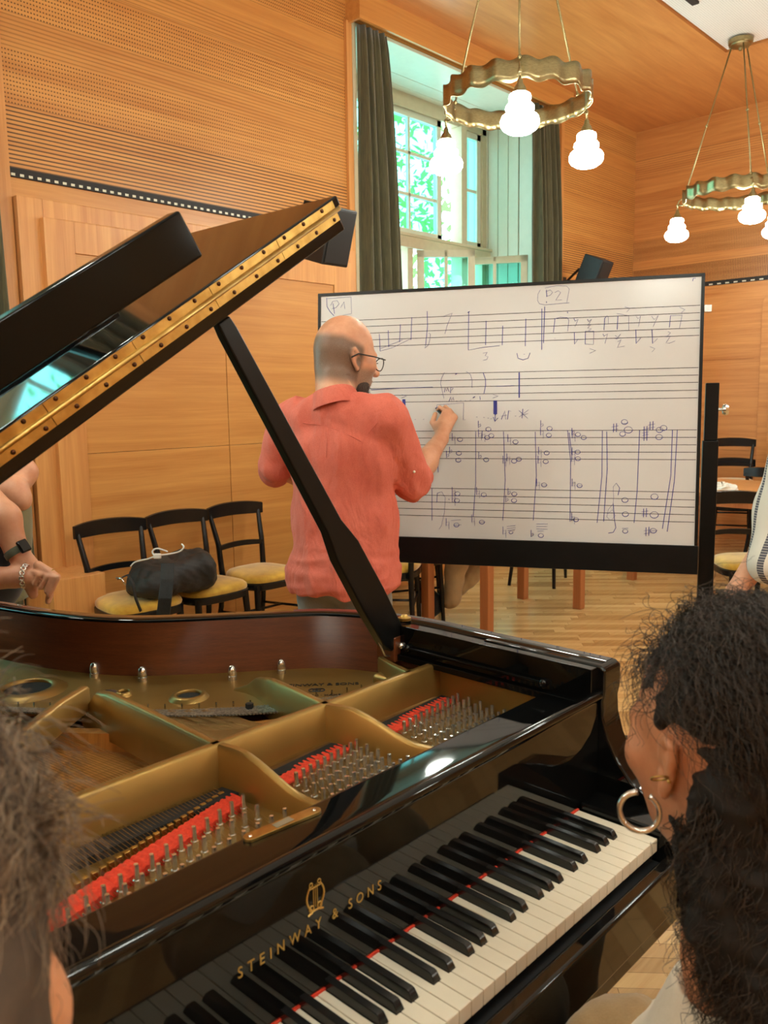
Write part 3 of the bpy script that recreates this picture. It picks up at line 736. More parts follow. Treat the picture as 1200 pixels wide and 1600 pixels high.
for k, i in enumerate(order):
    x, y, z = PINS[i]
    if k < 100:
        o = bpy.data.objects.new('tuning_pin', PIN_ME); COL.objects.link(o); o.parent = PN; o.location = np.array((x, y, z))-base; o.rotation_euler = (-tilt*.3, 0, 0)
    else:
        rest.lathe([(.0056, 0), (.0058, .010), (.0036, .0105), (.0036, .026), (.0031, .031), (0, .0312)], (x, y, z), 8)
o = rest.build('tuning_pins', M['chrome'], PN, smooth=True, sharp=50); o['kind'] = 'stuff'
def feltstrip(x0, x1, w, steps=1):
    mb = MB(); n = int((x1-x0)/.004); rows = []
    for i in range(n+1):
        x = x0+(x1-x0)*i/n; y = blockfelt(x); h = ZW+.010+.0028*abs(math.sin(x*PI/.011)); st_ = (.006*((int((x-x0)/(x1-x0)*steps*.999)) % 2) if steps > 1 else 0)
        yy = y+st_*(1 if steps > 1 else 0)
        rows.append([(x, yy-w/2, ZW), (x, yy-w/2+.002, h), (x, yy, h+.0012), (x, yy+w/2-.002, h), (x, yy+w/2, ZW)])
    mb.grid(rows); mb.build('stringing_felt', M['red_felt'], PN, smooth=True, sharp=60)
feltstrip(.02, .732, .040); feltstrip(.80, .972, .034, 3); feltstrip(1.062, 1.278, .034, 3)
# strings: each from its pin over the felt, under the rail to the hitch flange
def hitch(x, bass):
    i = np.argmin(np.abs(Bq[:60, 0]-x)); return Bq[i]
sl = []
for (x, y, z) in PINS:
    front = [(x-.006, y, ZW+.006), (x-.007, blockfelt(x)+.02, ZW+.010), (x-.008, .497, ZW+.013)]
    if x > .80: ex = x-.07; hp = hitch(ex, False); sl.append((front+[(ex+.02, hp[1]-.10, .846), (ex, hp[1]-.010, ZF+.004)], .0005, 0))
    elif x > .33: ex = x-.10-.10*(.74-x); hp = hitch(ex, False); sl.append((front+[(ex+.02, hp[1]-.12, .846), (ex, hp[1]-.010, ZF+.004)], .0006, 0))
    else: tx = x+.30; sl.append((front[:2]+[(x+.02, .497, ZW+.03), (tx, 1.30, .872), (tx+.05, 1.50, ZF+.012)], .0012, 1))
nn = 0; mbs = [MB(), MB()]
for k, (pts, r, c) in enumerate(sl):
    uni = 2 if (not c and pts[0][0] > .8) else 1
    for e in range(uni):
        q = [(p[0]+.0024*e, p[1], p[2]) for p in pts]
        if nn < 100 and .74 > pts[0][0] > .33 and e == 0: MB().tube(q, r, 4, False).build('string', M['wire'], PN, smooth=True); nn += 1
        else: mbs[c].tube(q, r, 4, False)
for q, mm in zip(mbs, (M['wire'], M['copper'])):
    if q.v: o = q.build('strings', mm, PN, smooth=True); o['kind'] = 'stuff'
# bright duplex segments between the bridge and the hitch flange
dq = resample(np.array([p for p in Bq if p[0] > .40 and p[1] < 1.6]), 210); mb = MB()
for k, b in enumerate(dq):
    for j in range(2):
        y0_ = b[1]-.018-.034*j; mb.obox((b[0]+.012*j, y0_, .8545), (.0013, 0, 0), (-.004, .013, .0012), (0, 0, .0016))
o = mb.build('duplex_bars', plain('bright_duplex_steel', srgb(150, 152, 146), .3, .7, var=.5, vs=140), PN); o['kind'] = 'stuff'
# aliquot pins and hitch pins along the flange, bronze agraffes behind the felt
mb = MB()
for k in range(0, 60):
    b = Bq[k]; mb.tube([(b[0], b[1]+.012, ZF), (b[0], b[1]+.012, ZF+.010)], .0018, 6)
o = mb.build('hitch_pins', M['steel'], plate); o['kind'] = 'stuff'
mb = MB()
for x in np.arange(.06, .73, .0135): y = blockfelt(x)+.032; mb.box((x-.0045, y-.003, ZW), (x+.0045, y+.003, ZW+.014))
o = mb.build('agraffes', M['gold'], plate, bevel=.001); o['kind'] = 'stuff'
# plaque on the stretcher
a, b = Zp(.911, 391, 1309), Zp(.911, 491, 1268); dv = b-a; L = np.linalg.norm(dv); dv /= L
pts = []
for s_, c in ((1, b), (-1, a)):
    for k in range(9):
        q = -PI/2+PI*k/8; v = np.array([math.cos(q)*s_*.009, math.sin(q)*.009*s_, 0]); pts.append((c[0]+v[0], c[1]+v[1]))
pq = MB().prism(pts, .909, .9135).build('brass_plaque', M['gold'], PN, bevel=.0006)
cc = (a+b)/2; MB().box((cc[0]-.014, cc[1]-.0055, .9130), (cc[0]+.014, cc[1]+.0055, .9140)).build('grey_label', M['lead_grey'], pq)
for c in (a, b): MB().lathe([(.0028, 0), (.002, .0012), (0, .0014)], (c[0], c[1], .9135), 10).build('screw', M['chrome'], pq)

# ---- lid: hinged on the bass side, front flap folded back onto it
TH = math.radians(32.46); HX, HZ = -.135, 1.01
LD = np.array([math.cos(TH), 0, math.sin(TH)]); LN_ = np.array([-math.sin(TH), 0, math.cos(TH)])
def lp(s_, y, n=0): return np.array([HX, 0, HZ])+s_*LD+n*LN_+np.array([0, y, 0])
LID = bpy.data.objects.new('lid', None); COL.objects.link(LID); LID.parent = PN
def slab(poly, n0, n1):
    mb = MB(); k = len(poly); vs = [lp(s_, y, n0) for s_, y in poly]+[lp(s_, y, n1) for s_, y in poly]
    return mb.add(vs, [tuple(range(k))[::-1], tuple(range(k, 2*k))]+[(i, (i+1) % k, k+(i+1) % k, k+i) for i in range(k)])
lidpoly = [(.02, .6), (1.478, .6)]+[(p[0]+.135+.012, p[1]+.01) for p in OUT[20:] if p[0] > -.11 and p[1] > .62]+[(.02, 1.45)]
slab(lidpoly, -.044, 0).build('main_panel', M['black_gloss'], LID, bevel=.004)
flap = slab([(.02, .588), (1.481, .588), (1.481, 1.055), (.02, 1.055)], .001, .020).build('folded_front_flap', M['black_gloss'], LID, bevel=.004)
def flipstrip(n0, n1, s0, s1): return MB().add([lp(s0, .585, n0), lp(s1, .585, n0), lp(s1, .585, n1), lp(s0, .585, n1), lp(s0, .602, n0), lp(s1, .602, n0), lp(s1, .602, n1), lp(s0, .602, n1)], [(0, 1, 2, 3), (4, 7, 6, 5), (0, 4, 5, 1), (3, 2, 6, 7), (0, 3, 7, 4), (1, 5, 6, 2)])
ss = [.02]+[.46+.1685*k for k in range(-2, 7)]+[1.462]
ss = sorted(x for x in ss if .01 < x < 1.47)
hg = MB(); scr = []; screw_me = MB().lathe([(.0036, 0), (.0036, .0012), (0, .0008)], (0, 0, 0), 10, ax=(0, -1, 0)).build('hinge_screw', plain('bronze_screw', srgb(72, 40, 18), .4, .8), None, smooth=True)
for a_, b_ in zip(ss[:-1], ss[1:]):
    for n0, n1 in ((.0015, .0165), (-.0195, -.0015)):
        mb = MB(); vs = []
        for y in (.5855, .6): vs += [lp(a_+.0006, y, n0), lp(b_-.0006, y, n0), lp(b_-.0006, y, n1), lp(a_+.0006, y, n1)]
        hg.add(vs, [(0, 1, 2, 3), (4, 7, 6, 5), (0, 4, 5, 1), (3, 2, 6, 7), (0, 3, 7, 4), (1, 5, 6, 2)])
        for k in range(3):
            q = a_+(b_-a_)*(k+.5)/3+(.012 if n0 < 0 else -.008); scr.append(lp(q, .5855, (n0+n1)/2+(.003 if n0 > 0 else -.003)))
hg.build('hinge_leaves', M['gold'], LID)
for k, q in enumerate(scr):
    o = screw_me if k == 0 else screw_me.copy()
    if k: COL.objects.link(o)
    o.parent = LID; o.location = np.array(q)-np.array(PN.location)
MB().tube([lp(.02, .583, -.001), lp(1.468, .583, -.001)], .0042, 12).build('hinge_knuckle', M['gold'], LID, smooth=True)
# lid prop
pb = np.array([1.270, .615, .935]); ptop = lp(1.165, .635, -.046)
pt0 = far(345, 502, 1); d0 = ray(345, 500)
t_ = ((lp(0, 0, -.05)-CAM)@LN_)/(d0@LN_); ptop = CAM+t_*d0
mb = MB(); ax = ptop-pb; L = np.linalg.norm(ax); ax /= L; sd = np.cross(ax, (0, 1, 0)); sd /= np.linalg.norm(sd); dy = np.cross(sd, ax); rows = []
for t, w_, th in ((0, .0, .012), (0.005, .024, .012), (.04, .033, .013), (.17, .036, .013), (.34, .034, .013), (.42, .022, .012), (.7, .019, .011), (.97, .017, .010), (1.0, .015, .009)):
    c = pb+ax*L*t; rows.append([c+sd*w_+dy*th, c-sd*w_+dy*th, c-sd*w_-dy*th, c+sd*w_-dy*th])
mb.grid(rows, closeu=True); mb.add(rows[-1], [(0, 1, 2, 3)]); mb.add(rows[0], [(0, 1, 2, 3)])
prop = mb.build('lid_prop', M['black_satin'], PN, bevel=.004)
mb = MB(); mb.box((1.255, .60, .90), (1.303, .655, .955)); o = mb.build('prop_bracket', M['mahogany'], PN, bevel=.004)
mb = MB(); mb.tube([pb-dy*.02, pb+dy*.02], .006, 10); mb.ball(pb-dy*.02, .008, 10, 6); mb.tube([pb+sd*.03+ax*.05, pb+sd*.034, pb+sd*.02-ax*.02], .0025, 6); mb.build('pivot_pin', M['chrome'], o, smooth=True)
q = Zp(RT+.004, 632, 966); MB().lathe([(.014, 0), (.014, .006), (.009, .008), (.006, .012), (0, .013)], q-np.array([0, 0, .004]), 16).build('lid_button', M['gold'], PN, smooth=True, sharp=40)
# legs, pedal lyre
for x, y in ((.0, .2), (1.225, .2), (.33, 1.72)):
    mb = MB(); mb.prism([(x-.065, y-.065), (x+.065, y-.065), (x+.065, y+.065), (x-.065, y+.065)], .50, .61)
    mb.grid([[(x+sx*w_, y+sy*w_, z) for sx, sy in ((-1, -1), (1, -1), (1, 1), (-1, 1))] for z, w_ in ((.50, .055), (.12, .036), (.08, .036))], closeu=True)
    L_ = mb.build('leg', M['black_gloss'], PN, bevel=.004)
    c = MB(); c.lathe([(.02, .02), (.02, .08)], (x, y, 0), 14); c.lathe([(.035, -.012), (.035, .012)], (x, y, .036), 18, ax=(1, 0, 0)); c.build('caster', M['gold'], L_, smooth=True, sharp=40)
mb = MB(); mb.box((.54, .24, .10), (.56, .27, .60)); mb.box((.665, .24, .10), (.685, .27, .60)); mb.box((.50, .20, .07), (.725, .32, .12)); ly = mb.build('pedal_lyre', M['black_gloss'], PN, bevel=.005)
for k in range(3): MB().box((.548+.055*k, .06, .05), (.572+.055*k, .24, .062)).build('pedal', M['gold'], ly, bevel=.004)
MB().prism([tuple(p) for p in offset(OUT, .02)], .598, .612).build('underframe', M['black_satin'], PN)

# ---- the removed music desk, laid on the folded flap
def lbox(s0, s1, y0, y1, n0, n1): return MB().add([lp(s_, y, n) for n in (n0, n1) for s_, y in ((s0, y0), (s1, y0), (s1, y1), (s0, y1))], [(0, 3, 2, 1), (4, 5, 6, 7), (0, 1, 5, 4), (1, 2, 6, 5), (2, 3, 7, 6), (3, 0, 4, 7)])
md = thing('music_desk', 'long glossy black music desk board propped on the folded flap of the raised piano lid', 'music desk', tuple(lp(.75, .88, .0205)))
lbox(.36, 1.122, .54, .572, .070, .143).build('desk_board', plain('desk_black_lacquer', (.0035, .0038, .0035, 1), .09, spec=.16, var=.05), md, bevel=.004)
lbox(.40, 1.10, .82, 1.00, .0205, .036).build('base_shelf', M['black_gloss'], md, bevel=.003)
for s_ in (.50, .75, 1.0):
    MB().tube([lp(s_, .86, .034), lp(s_, .568, .118)], .009, 8).build('support_strut', M['black_satin'], md, smooth=True)
# ================================================================== WHITEBOARD ON A STAND
M['board_white'] = plain('whiteboard_enamel', srgb(220, 220, 220), .22, var=.015, vs=3)
M['ink_blue'] = plain('blue_marker_ink', srgb(58, 62, 150), .6, var=.15, vs=90)
M['ink_black'] = plain('printed_stave_black', srgb(28, 26, 34), .6)
TLB = np.array([2.434, 2.084, 1.888]); _a, _t = -1.102, .089
BU = np.array([math.cos(_a), math.sin(_a), 0]); _n = np.array([-math.sin(_a), math.cos(_a), 0])
BV = np.array([0, 0, 1])*math.cos(_t)+_n*math.sin(_t); BN = np.cross(BU, BV)     # BN faces the viewer
def bp(u, v, n=0): return TLB+BU*u+BV*v+BN*n
def on_board(px, py):
    d = ray(px, py); q = CAM+((TLB-CAM)@BN)/(d@BN)*d-TLB
    return q@BU, q@BV
WB = thing('whiteboard', 'large white music board with printed staves on a black stand, covered in blue writing', 'whiteboard', (2.77, 1.40, 0))
def bbox(u0, u1, v0, v1, n0, n1): return MB().add([bp(u, v, n) for n in (n0, n1) for u, v in ((u0, v0), (u1, v0), (u1, v1), (u0, v1))], [(0, 3, 2, 1), (4, 5, 6, 7), (0, 1, 5, 4), (1, 2, 6, 5), (2, 3, 7, 6), (3, 0, 4, 7)])
bbox(.004, 1.498, -.998, -.004, -.022, 0).build('board_panel', M['board_white'], WB)
fr = MB()
for a in ((-.006, 1.508, -.006, .006), (-.006, .006, -1.0, 0), (1.496, 1.508, -1.0, 0)):
    b = bbox(a[0], a[1], a[2], a[3], -.028, .004); fr.add(b.v, b.f)
fr.build('edge_frame', M['black_satin'], WB)
bbox(-.006, 1.51, -1.105, -.998, -.035, .012).build('bottom_rail', M['black_satin'], WB, bevel=.003)
for u in (.03, 1.548):
    p0 = bp(u, -.39, -.05); w_ = BU*.028; dpt = np.array([BN[0], BN[1], 0])*.016
    mb = MB(); zt = p0[2]
    if u > 1:
        mb.obox((p0[0], p0[1], (zt+1.28)/2), w_*.85, dpt, (0, 0, (zt-1.28)/2)); mb.obox((p0[0], p0[1], .66), w_, dpt*1.3, (0, 0, .62))
    else: mb.obox((p0[0], p0[1], .70), w_, dpt, (0, 0, .66))
    post = mb.build('stand_post', M['black_satin'], WB, bevel=.003)
    if u > 1:
        k = MB(); kc = bp(1.584, -.49, -.05); k.lathe([(.006, -.03), (.006, 0), (.018, .002), (.022, .012), (.018, .022), (0, .024)], kc, 16, ax=BU); k.build('clamp_knob', M['chrome'], post, smooth=True, sharp=40)
    f = MB(); f.obox((p0[0], p0[1], .03), BU*.03, np.array([BN[0], BN[1], 0])*.34, (0, 0, .022)); f.build('foot', M['black_satin'], WB, bevel=.004)
    for s_ in (-.3, .3): MB().lathe([(.02, -.012), (.02, .012)], (p0[0]+BN[0]*s_, p0[1]+BN[1]*s_, .021), 14, ax=BU).build('caster', M['black_mat'], WB)
bbox(1.508, 1.535, -.135, -.108, -.03, -.005).build('hinge_clip', M['chrome'], WB, bevel=.002)
b0 = bp(.03, -.6, -.05); b1 = bp(1.548, -.6, -.05)
MB().tube([(b0[0], b0[1], .075), (b1[0], b1[1], .075)], .02, 10).build('cross_bar', M['black_satin'], WB)
sl_ = MB()
for ys in ((477.1, 488.7, 500.6, 512.4, 524), (574.3, 585.9, 597.3, 609.6, 621.6), (671.7, 683.4, 695, 706.7, 718.3), (769.2, 781.2, 792.6, 804.5, 816.1)):
    for y in ys:
        v = on_board(1090, y)[1]; b = bbox(.008, 1.494, v-.0011, v+.0011, -.001, .0005); sl_.add(b.v, b.f)
sl_.build('stave_lines', M['ink_black'], WB)
INK = MB(); NSTR = [0]
def stroke(pts, w=.0016):
    P = [on_board(*p) for p in pts]
    NSTR[0] += 1
    INK.tube([bp(u, v, .0006+.00001*NSTR[0]/100) for u, v in P], w, 5, True, flat=.35)
def S6(*p, w=.0016): stroke([(480+x/3.158, 430+y/3.158) for x, y in p], w)
def S7(*p, w=.0015): stroke([(660+x/2.667, 620+y/2.667) for x, y in p], w)
def S8(*p, w=.0015): stroke([(820+x/4.138, 430+y/4.138) for x, y in p], w)
for s_ in ([(96, 112), (98, 155), (113, 180), (132, 200)], [(96, 116), (217, 107), (219, 190), (135, 206)], [(128, 140), (135, 190)], [(116, 150), (125, 130), (148, 125), (158, 142), (142, 160), (122, 166)], [(165, 160), (182, 132), (186, 166)],
           [(356, 290), (360, 375)], [(400, 272), (402, 355)], [(460, 243), (456, 330)], [(516, 208), (512, 320)], [(360, 375), (420, 358), (515, 312)], [(362, 362), (470, 320)],
           [(592, 178), (594, 250), (585, 340), (581, 360), (598, 345), (606, 315), (608, 290), (600, 286)], [(675, 202), (715, 188), (690, 250), (680, 290)],
           [(797, 180), (795, 370), (870, 356), (950, 348)], [(883, 225), (880, 345)], [(965, 250), (962, 345)], [(1079, 215), (1076, 350)],
           [(868, 385), (888, 380), (878, 398), (892, 402), (887, 416), (868, 420)], [(1035, 385), (1040, 410), (1065, 418), (1090, 410), (1100, 383)], [(1158, 165), (1157, 368)], [(1172, 155), (1166, 335)],
           [(678, 480), (662, 510), (658, 535), (675, 608)], [(785, 475), (806, 490), (814, 520), (813, 555)], [(868, 480), (880, 515), (880, 545), (872, 585)], [(677, 577), (680, 555), (688, 572), (692, 556), (700, 574)], [(706, 582), (708, 553), (721, 558), (710, 569)],
           [(700, 622), (708, 600), (712, 618), (720, 602), (724, 618)], [(852, 598), (854, 614)], [(365, 590), (392, 598), (366, 606)], [(465, 588), (490, 597), (466, 606)], [(918, 588), (942, 597), (916, 606)],
           [(478, 690), (479, 752)], [(468, 736), (479, 753), (488, 738)], [(928, 688), (926, 722)], [(918, 700), (926, 722), (942, 704)], [(640, 655), (640, 640), (772, 630), (770, 715), (780, 713)],
           [(958, 712), (975, 670), (980, 712)], [(958, 696), (985, 690)], [(988, 712), (994, 668), (1006, 672)], [(1045, 668), (1088, 706)], [(1064, 660), (1060, 706)], [(1092, 664), (1045, 700)]): S6(*s_)
for s_ in ([(315, 566), (460, 557), (620, 552)], [(938, 548), (1022, 545)], [(1046, 480), (1046, 605)]): S6(*s_, w=.0030)
for s_ in ([(372, 624), (373, 670)], [(377, 624), (378, 672)], [(382, 624), (383, 670)], [(472, 612), (474, 690)], [(477, 612), (479, 692)], [(482, 612), (484, 690)], [(922, 618), (922, 686)], [(928, 618), (928, 690)], [(934, 618), (934, 686)]): S6(*s_, w=.0032)
for x, y in ((735, 620), (755, 619), (778, 619), (802, 618), (447, 714), (490, 713), (530, 712), (572, 711), (834, 700), (870, 702), (890, 705), (905, 708), (1025, 695), (1068, 390)): S6((x, y), (x+6, y))
for x, y in ((736, 487), (823, 602), (638, 654), (797, 182)): S6((x-5, y+3), (x+5, y-3), w=.0042)
INK.build('handwriting', M['ink_blue'], WB); INK.__init__()
for s_ in ([(140, 95), (142, 140)], [(140, 170), (141, 180)], [(135, 107), (165, 95), (180, 110), (165, 130), (140, 136)], [(195, 112), (215, 100), (232, 112), (200, 162), (240, 160)], [(100, 95), (84, 125), (83, 165), (95, 185), (130, 192), (288, 178)], [(130, 84), (200, 68), (270, 70), (288, 90), (272, 175)],
           [(185, 370), (195, 282), (230, 272), (275, 275), (285, 292), (277, 362)], [(318, 280), (325, 297), (345, 285), (325, 332)], [(405, 285), (412, 300), (432, 285), (408, 325), (428, 318), (406, 342), (432, 347), (412, 358), (428, 366)], [(320, 370), (322, 446), (345, 412)],
           [(390, 446), (392, 362), (446, 362), (444, 448), (390, 446)], [(420, 475), (458, 487), (420, 505)], [(505, 380), (512, 395), (535, 380), (518, 442)], [(512, 355), (516, 280), (532, 262), (541, 275), (540, 312)], [(585, 390), (600, 402), (620, 380), (592, 416)], [(583, 410), (628, 405)], [(600, 430), (622, 417), (598, 468), (645, 458)],
           [(597, 352), (602, 262)], [(595, 248), (672, 262), (672, 356)], [(648, 205), (680, 216), (660, 236)], [(722, 268), (732, 282), (748, 265), (735, 332)], [(718, 352), (720, 442), (750, 405)], [(820, 265), (835, 287), (862, 262), (830, 332)], [(822, 350), (826, 442), (858, 410)], [(810, 462), (842, 475), (822, 496)],
           [(935, 337), (942, 262), (1018, 258), (1000, 342)], [(1000, 208), (1036, 222), (1012, 242)], [(925, 365), (943, 372), (915, 400), (940, 396), (912, 438), (935, 440), (972, 425)], [(1085, 38), (1090, 20), (1106, 20)], [(276, 236), (278, 246)], [(192, 408), (198, 410)]): S8(*s_)
INK.build('handwriting', M['ink_blue'], WB); INK.__init__()
for s_ in ([(222, 145), (222, 360), (212, 500)], [(338, 145), (345, 350), (335, 515)], [(470, 145), (475, 330), (462, 515)], [(605, 140), (618, 270), (615, 520)], [(612, 150), (622, 240)], [(750, 142), (748, 330), (728, 525)], [(768, 145), (770, 300), (755, 520)], [(905, 140), (895, 390), (882, 525)], [(1042, 138), (1035, 330), (1000, 550)], [(1062, 140), (1050, 350), (1020, 562)], [(40, 380), (40, 515)], [(62, 240), (66, 315)],
           [(815, 410), (822, 380), (808, 360), (795, 375), (797, 420), (795, 445), (775, 470), (768, 500), (785, 516), (804, 495), (792, 470), (772, 488)], [(795, 445), (800, 510), (806, 545), (795, 565), (775, 568)], [(60, 440), (62, 402), (80, 395), (95, 420), (92, 480), (80, 535), (70, 552)],
           [(832, 112), (858, 110)], [(120, 515), (160, 512)], [(352, 540), (388, 536)], [(352, 549), (388, 545)], [(355, 557), (386, 553)], [(475, 530), (522, 530)], [(475, 540), (520, 541)], [(475, 550), (522, 552)], [(480, 560), (505, 558)], [(495, 368), (522, 367)], [(643, 371), (668, 370)], [(130, 536), (162, 533)], [(832, 548), (858, 547)], [(945, 560), (980, 556)], [(236, 524), (262, 521)], [(110, 425), (112, 430)], [(420, 75), (440, 70)]): S7(*s_)
INK.build('handwriting', M['ink_blue'], WB); INK.__init__()
def ring(x, y, r=10):
    S7(*[(x+r*math.cos(k*PI/5)*1.1, y+r*.85*math.sin(k*PI/5)) for k in range(11)])
for q in ((157, 178), (152, 235), (150, 264), (275, 135), (270, 170), (287, 162), (266, 262), (388, 188), (402, 260), (382, 268), (530, 132), (527, 160), (518, 234), (514, 270), (648, 157), (672, 170), (647, 230), (648, 258), (507, 367), (655, 370), (146, 404), (144, 432), (256, 408), (383, 405), (382, 432), (142, 534), (248, 522), (369, 565, 7), (494, 578), (640, 512), (842, 105, 12), (858, 138, 16), (834, 155, 11), (988, 138, 13), (1005, 130, 13), (986, 168, 13), (844, 430, 12), (846, 489, 12), (967, 416, 14), (966, 492, 16), (845, 560, 10), (962, 558, 12)): ring(*q)
for x, y in ((130, 175), (240, 160), (255, 165), (362, 180), (498, 152), (490, 232), (488, 270), (358, 260), (342, 270), (630, 165), (630, 235), (628, 262), (482, 365), (630, 365), (130, 400), (130, 432), (232, 400), (105, 530), (212, 515), (342, 565), (628, 508)):
    S7((x-6, y-24), (x-6, y+8), (x+6, y+3)); S7((x-6, y-6), (x+6, y-10), (x+6, y+22))
for x, y in ((238, 120), (498, 118), (628, 150), (118, 228), (105, 245), (240, 250), (362, 400), (352, 430), (458, 575)): S7((x-5, y-20), (x-5, y+9), (x+6, y), (x+4, y-7), (x-5, y-2))
for x, y in ((803, 130), (955, 122), (930, 142), (930, 166), (928, 484), (938, 562)):
    S7((x-6, y-18), (x-7, y+18)); S7((x+6, y-20), (x+5, y+17)); S7((x-15, y-4), (x+14, y-9)); S7((x-15, y+9), (x+14, y+4))
INK.build('handwriting', M['ink_blue'], WB)

# ================================================================== CHAIRS AND TABLES
m = NT('yellow_velvet'); f = m.noise(m.coord(), 9, 4, .6)
m.set(Base_Color=m.ramp(f, [(.3, srgb(176, 128, 22)), (.7, srgb(226, 184, 62))]), Roughness=.8, Sheen_Weight=.6); M['yellow'] = m.mat
M['chair_black'] = plain('black_lacquered_beech', (.007, .007, .008, 1), .24, 0, 0, .2, spec=.35)
def make_chair(label, group):
    r = thing('cafe_chair', label, 'chair', (0, 0, 0), group)
    def seatpts(d):
        pts = []
        for k in range(40):
            a = 2*PI*k/40; c, s_ = math.cos(a), math.sin(a); e = .62
            x = (.195+d)*abs(c)**e*np.sign(c); y = (.20+d)*abs(s_)**e*np.sign(s_); x *= 1-.10*(y/.2)
            pts.append((x, y-.02))
        return pts
    mb = MB(); rows = [[(x, y, z) for x, y in seatpts(d)] for d, z in ((-.012, .395), (.0, .400), (.0, .432), (-.012, .440))]
    mb.grid(rows, closeu=True); mb.add(rows[0], [tuple(range(40))]); mb.add(rows[-1], [tuple(range(40))]); mb.build('seat_frame', M['chair_black'], r, smooth=True, sharp=50)
    rows = [[(x*k, (y+.02)*k-.02, z) for x, y in seatpts(-.004)] for k, z in ((.985, .438), (1.0, .450), (.985, .462), (.93, .474), (.80, .483), (.5, .489), (.05, .491))]
    mb = MB().grid(rows, closeu=True); mb.add(rows[-1], [tuple(range(40))]); mb.build('seat', M['yellow'], r, smooth=True)
    for sx in (-1, 1):
        MB().tube([(sx*.155, -.17, .42), (sx*.165, -.185, .22), (sx*.172, -.195, 0)], [.019, .016, .012], 12).build('leg', M['chair_black'], r, smooth=True, sharp=50)
        MB().tube([(sx*.176, .235, 0), (sx*.158, .175, .25), (sx*.153, .158, .44), (sx*.160, .175, .62), (sx*.178, .225, .80)], [.013, .016, .018, .016, .013], 12).build('leg', M['chair_black'], r, smooth=True, sharp=50)
    def rail(zc, h, yb, hw, bow, th):
        rows = []
        for i in range(25):
            u = -1+2*i/24; y = yb+bow*(1-u*u); x = u*hw; zz = zc+.010*(1-u*u); hh = h*(1-.18*abs(u)**3)
            rows.append([(x, y-th, zz-hh*.9), (x, y-th, zz+hh*.9), (x, y, zz+hh), (x, y+th, zz+hh*.9), (x, y+th, zz-hh*.9), (x, y, zz-hh)])
        b = MB().grid(rows, closeu=True); b.add(rows[0], [tuple(range(6))]); b.add(rows[-1], [tuple(range(6))]); return b
    rail(.805, .042, .215, .200, .035, .012).build('backrest', M['chair_black'], r, smooth=True, sharp=50)
    rail(.600, .017, .165, .165, .02, .009).build('lower_back_rail', M['chair_black'], r, smooth=True, sharp=50)
    for z in (.20, .27):
        pass
    st_ = MB()
    for sx in (-1, 1): st_.tube([(sx*.163, -.18, .25), (sx*.160, .18, .22)], .008, 8)
    st_.tube([(-.16, -.185, .19), (.16, -.185, .19)], .008, 8); st_.tube([(-.16, 0, .235), (.16, 0, .235)], .008, 8)
    st_.build('stretcher', M['chair_black'], r, smooth=True)
    return r
G1, G2 = 'black cafe chairs with yellow seats by the door wall', 'black cafe chairs around the far tables'
c0 = make_chair('black cafe chair with yellow seat by the wall, leftmost, carrying the black bag', G1); c0.location = (2.17, 3.25, 0); c0.rotation_euler = (0, 0, -.03)
copy_tree(c0, (2.60, 3.27, 0), .02, 'black cafe chair by the wall, second from the left, half under the bag')
copy_tree(c0, (3.02, 3.30, 0), .0, 'empty black cafe chair with yellow seat beside the salmon shirted man')
def far_chair(x, y, rz, label):
    c = copy_tree(c0, (x, y, 0), rz, label); c['group'] = G2; return c
far_chair(3.66, 2.86, 2.2, 'cafe chair with pale seat seen low between the man in salmon and the board stand')
_hc = far(650, 845, 5.5); far_chair(_hc[0]-.02, _hc[1]+.02, math.atan2(CR[1], CR[0])+PI/2, 'cafe chair under the person in khaki trousers, behind the whiteboard')
far_chair(5.60, 3.03, 1.9, 'cafe chair at the far end of the table behind the whiteboard, only legs showing')
far_chair(6.55, 3.05, -.6, 'cafe chair beyond the table behind the whiteboard, half lost behind the bottom rail')
far_chair(5.10, 1.25, -.80, 'cafe chair with bright yellow seat just right of the whiteboard stand post')
far_chair(7.38, 1.82, 1.5, 'cafe chair beyond the right table, with its dark backrest above the papers')
for (x, y), la, lb in (((7.88, 2.38), 'lower cafe chair of the far wall stack right of the board post', 'upper cafe chair of the far wall stack right of the board post'), ((8.02, 1.80), "lower cafe chair of the far wall stack at the photo's right edge", "upper cafe chair of the far wall stack at the photo's right edge")):
    far_chair(x, y, -1.15, la); c = far_chair(x-.01, y, -1.15, lb); c.location.z = .19

def table(x0, x1, y0, y1, label, legw=.03, rz=0):
    cx, cy = (x0+x1)/2, (y0+y1)/2
    r = thing('table', label, 'table', (cx, cy, 0), 'wooden tables behind the whiteboard')
    MB().box((x0-.02, y0-.02, .712), (x1+.02, y1+.02, .74)).build('tabletop', [M['wood_y']], r, bevel=.004)
    mb = MB(); mb.box((x0+.01, y0+.01, .64), (x1-.01, y0+.03, .712)); mb.box((x0+.01, y1-.03, .64), (x1-.01, y1-.01, .712)); mb.box((x0+.01, y0+.01, .64), (x0+.03, y1-.01, .712)); mb.box((x1-.03, y0+.01, .64), (x1-.01, y1-.01, .712))
    mb.build('apron', M['pine'], r)
    for x in (x0+legw, x1-legw):
        for y in (y0+legw, y1-legw): MB().box((x-legw, y-legw, 0), (x+legw, y+legw, .712)).build('leg', M['pine'], r, bevel=.003)
    return r
table(3.93, 5.06, 2.31, 2.83, 'wooden table behind the whiteboard, its square legs showing below the bottom rail')
table(6.08, 7.15, 1.25, 2.52, 'wooden table at the right edge with crumpled tissue on its top')
M['paper'] = plain('white_paper', srgb(232, 228, 218), .8, var=.03)
mb = MB(); c = np.array([6.18, 1.83, .765]); rows = []
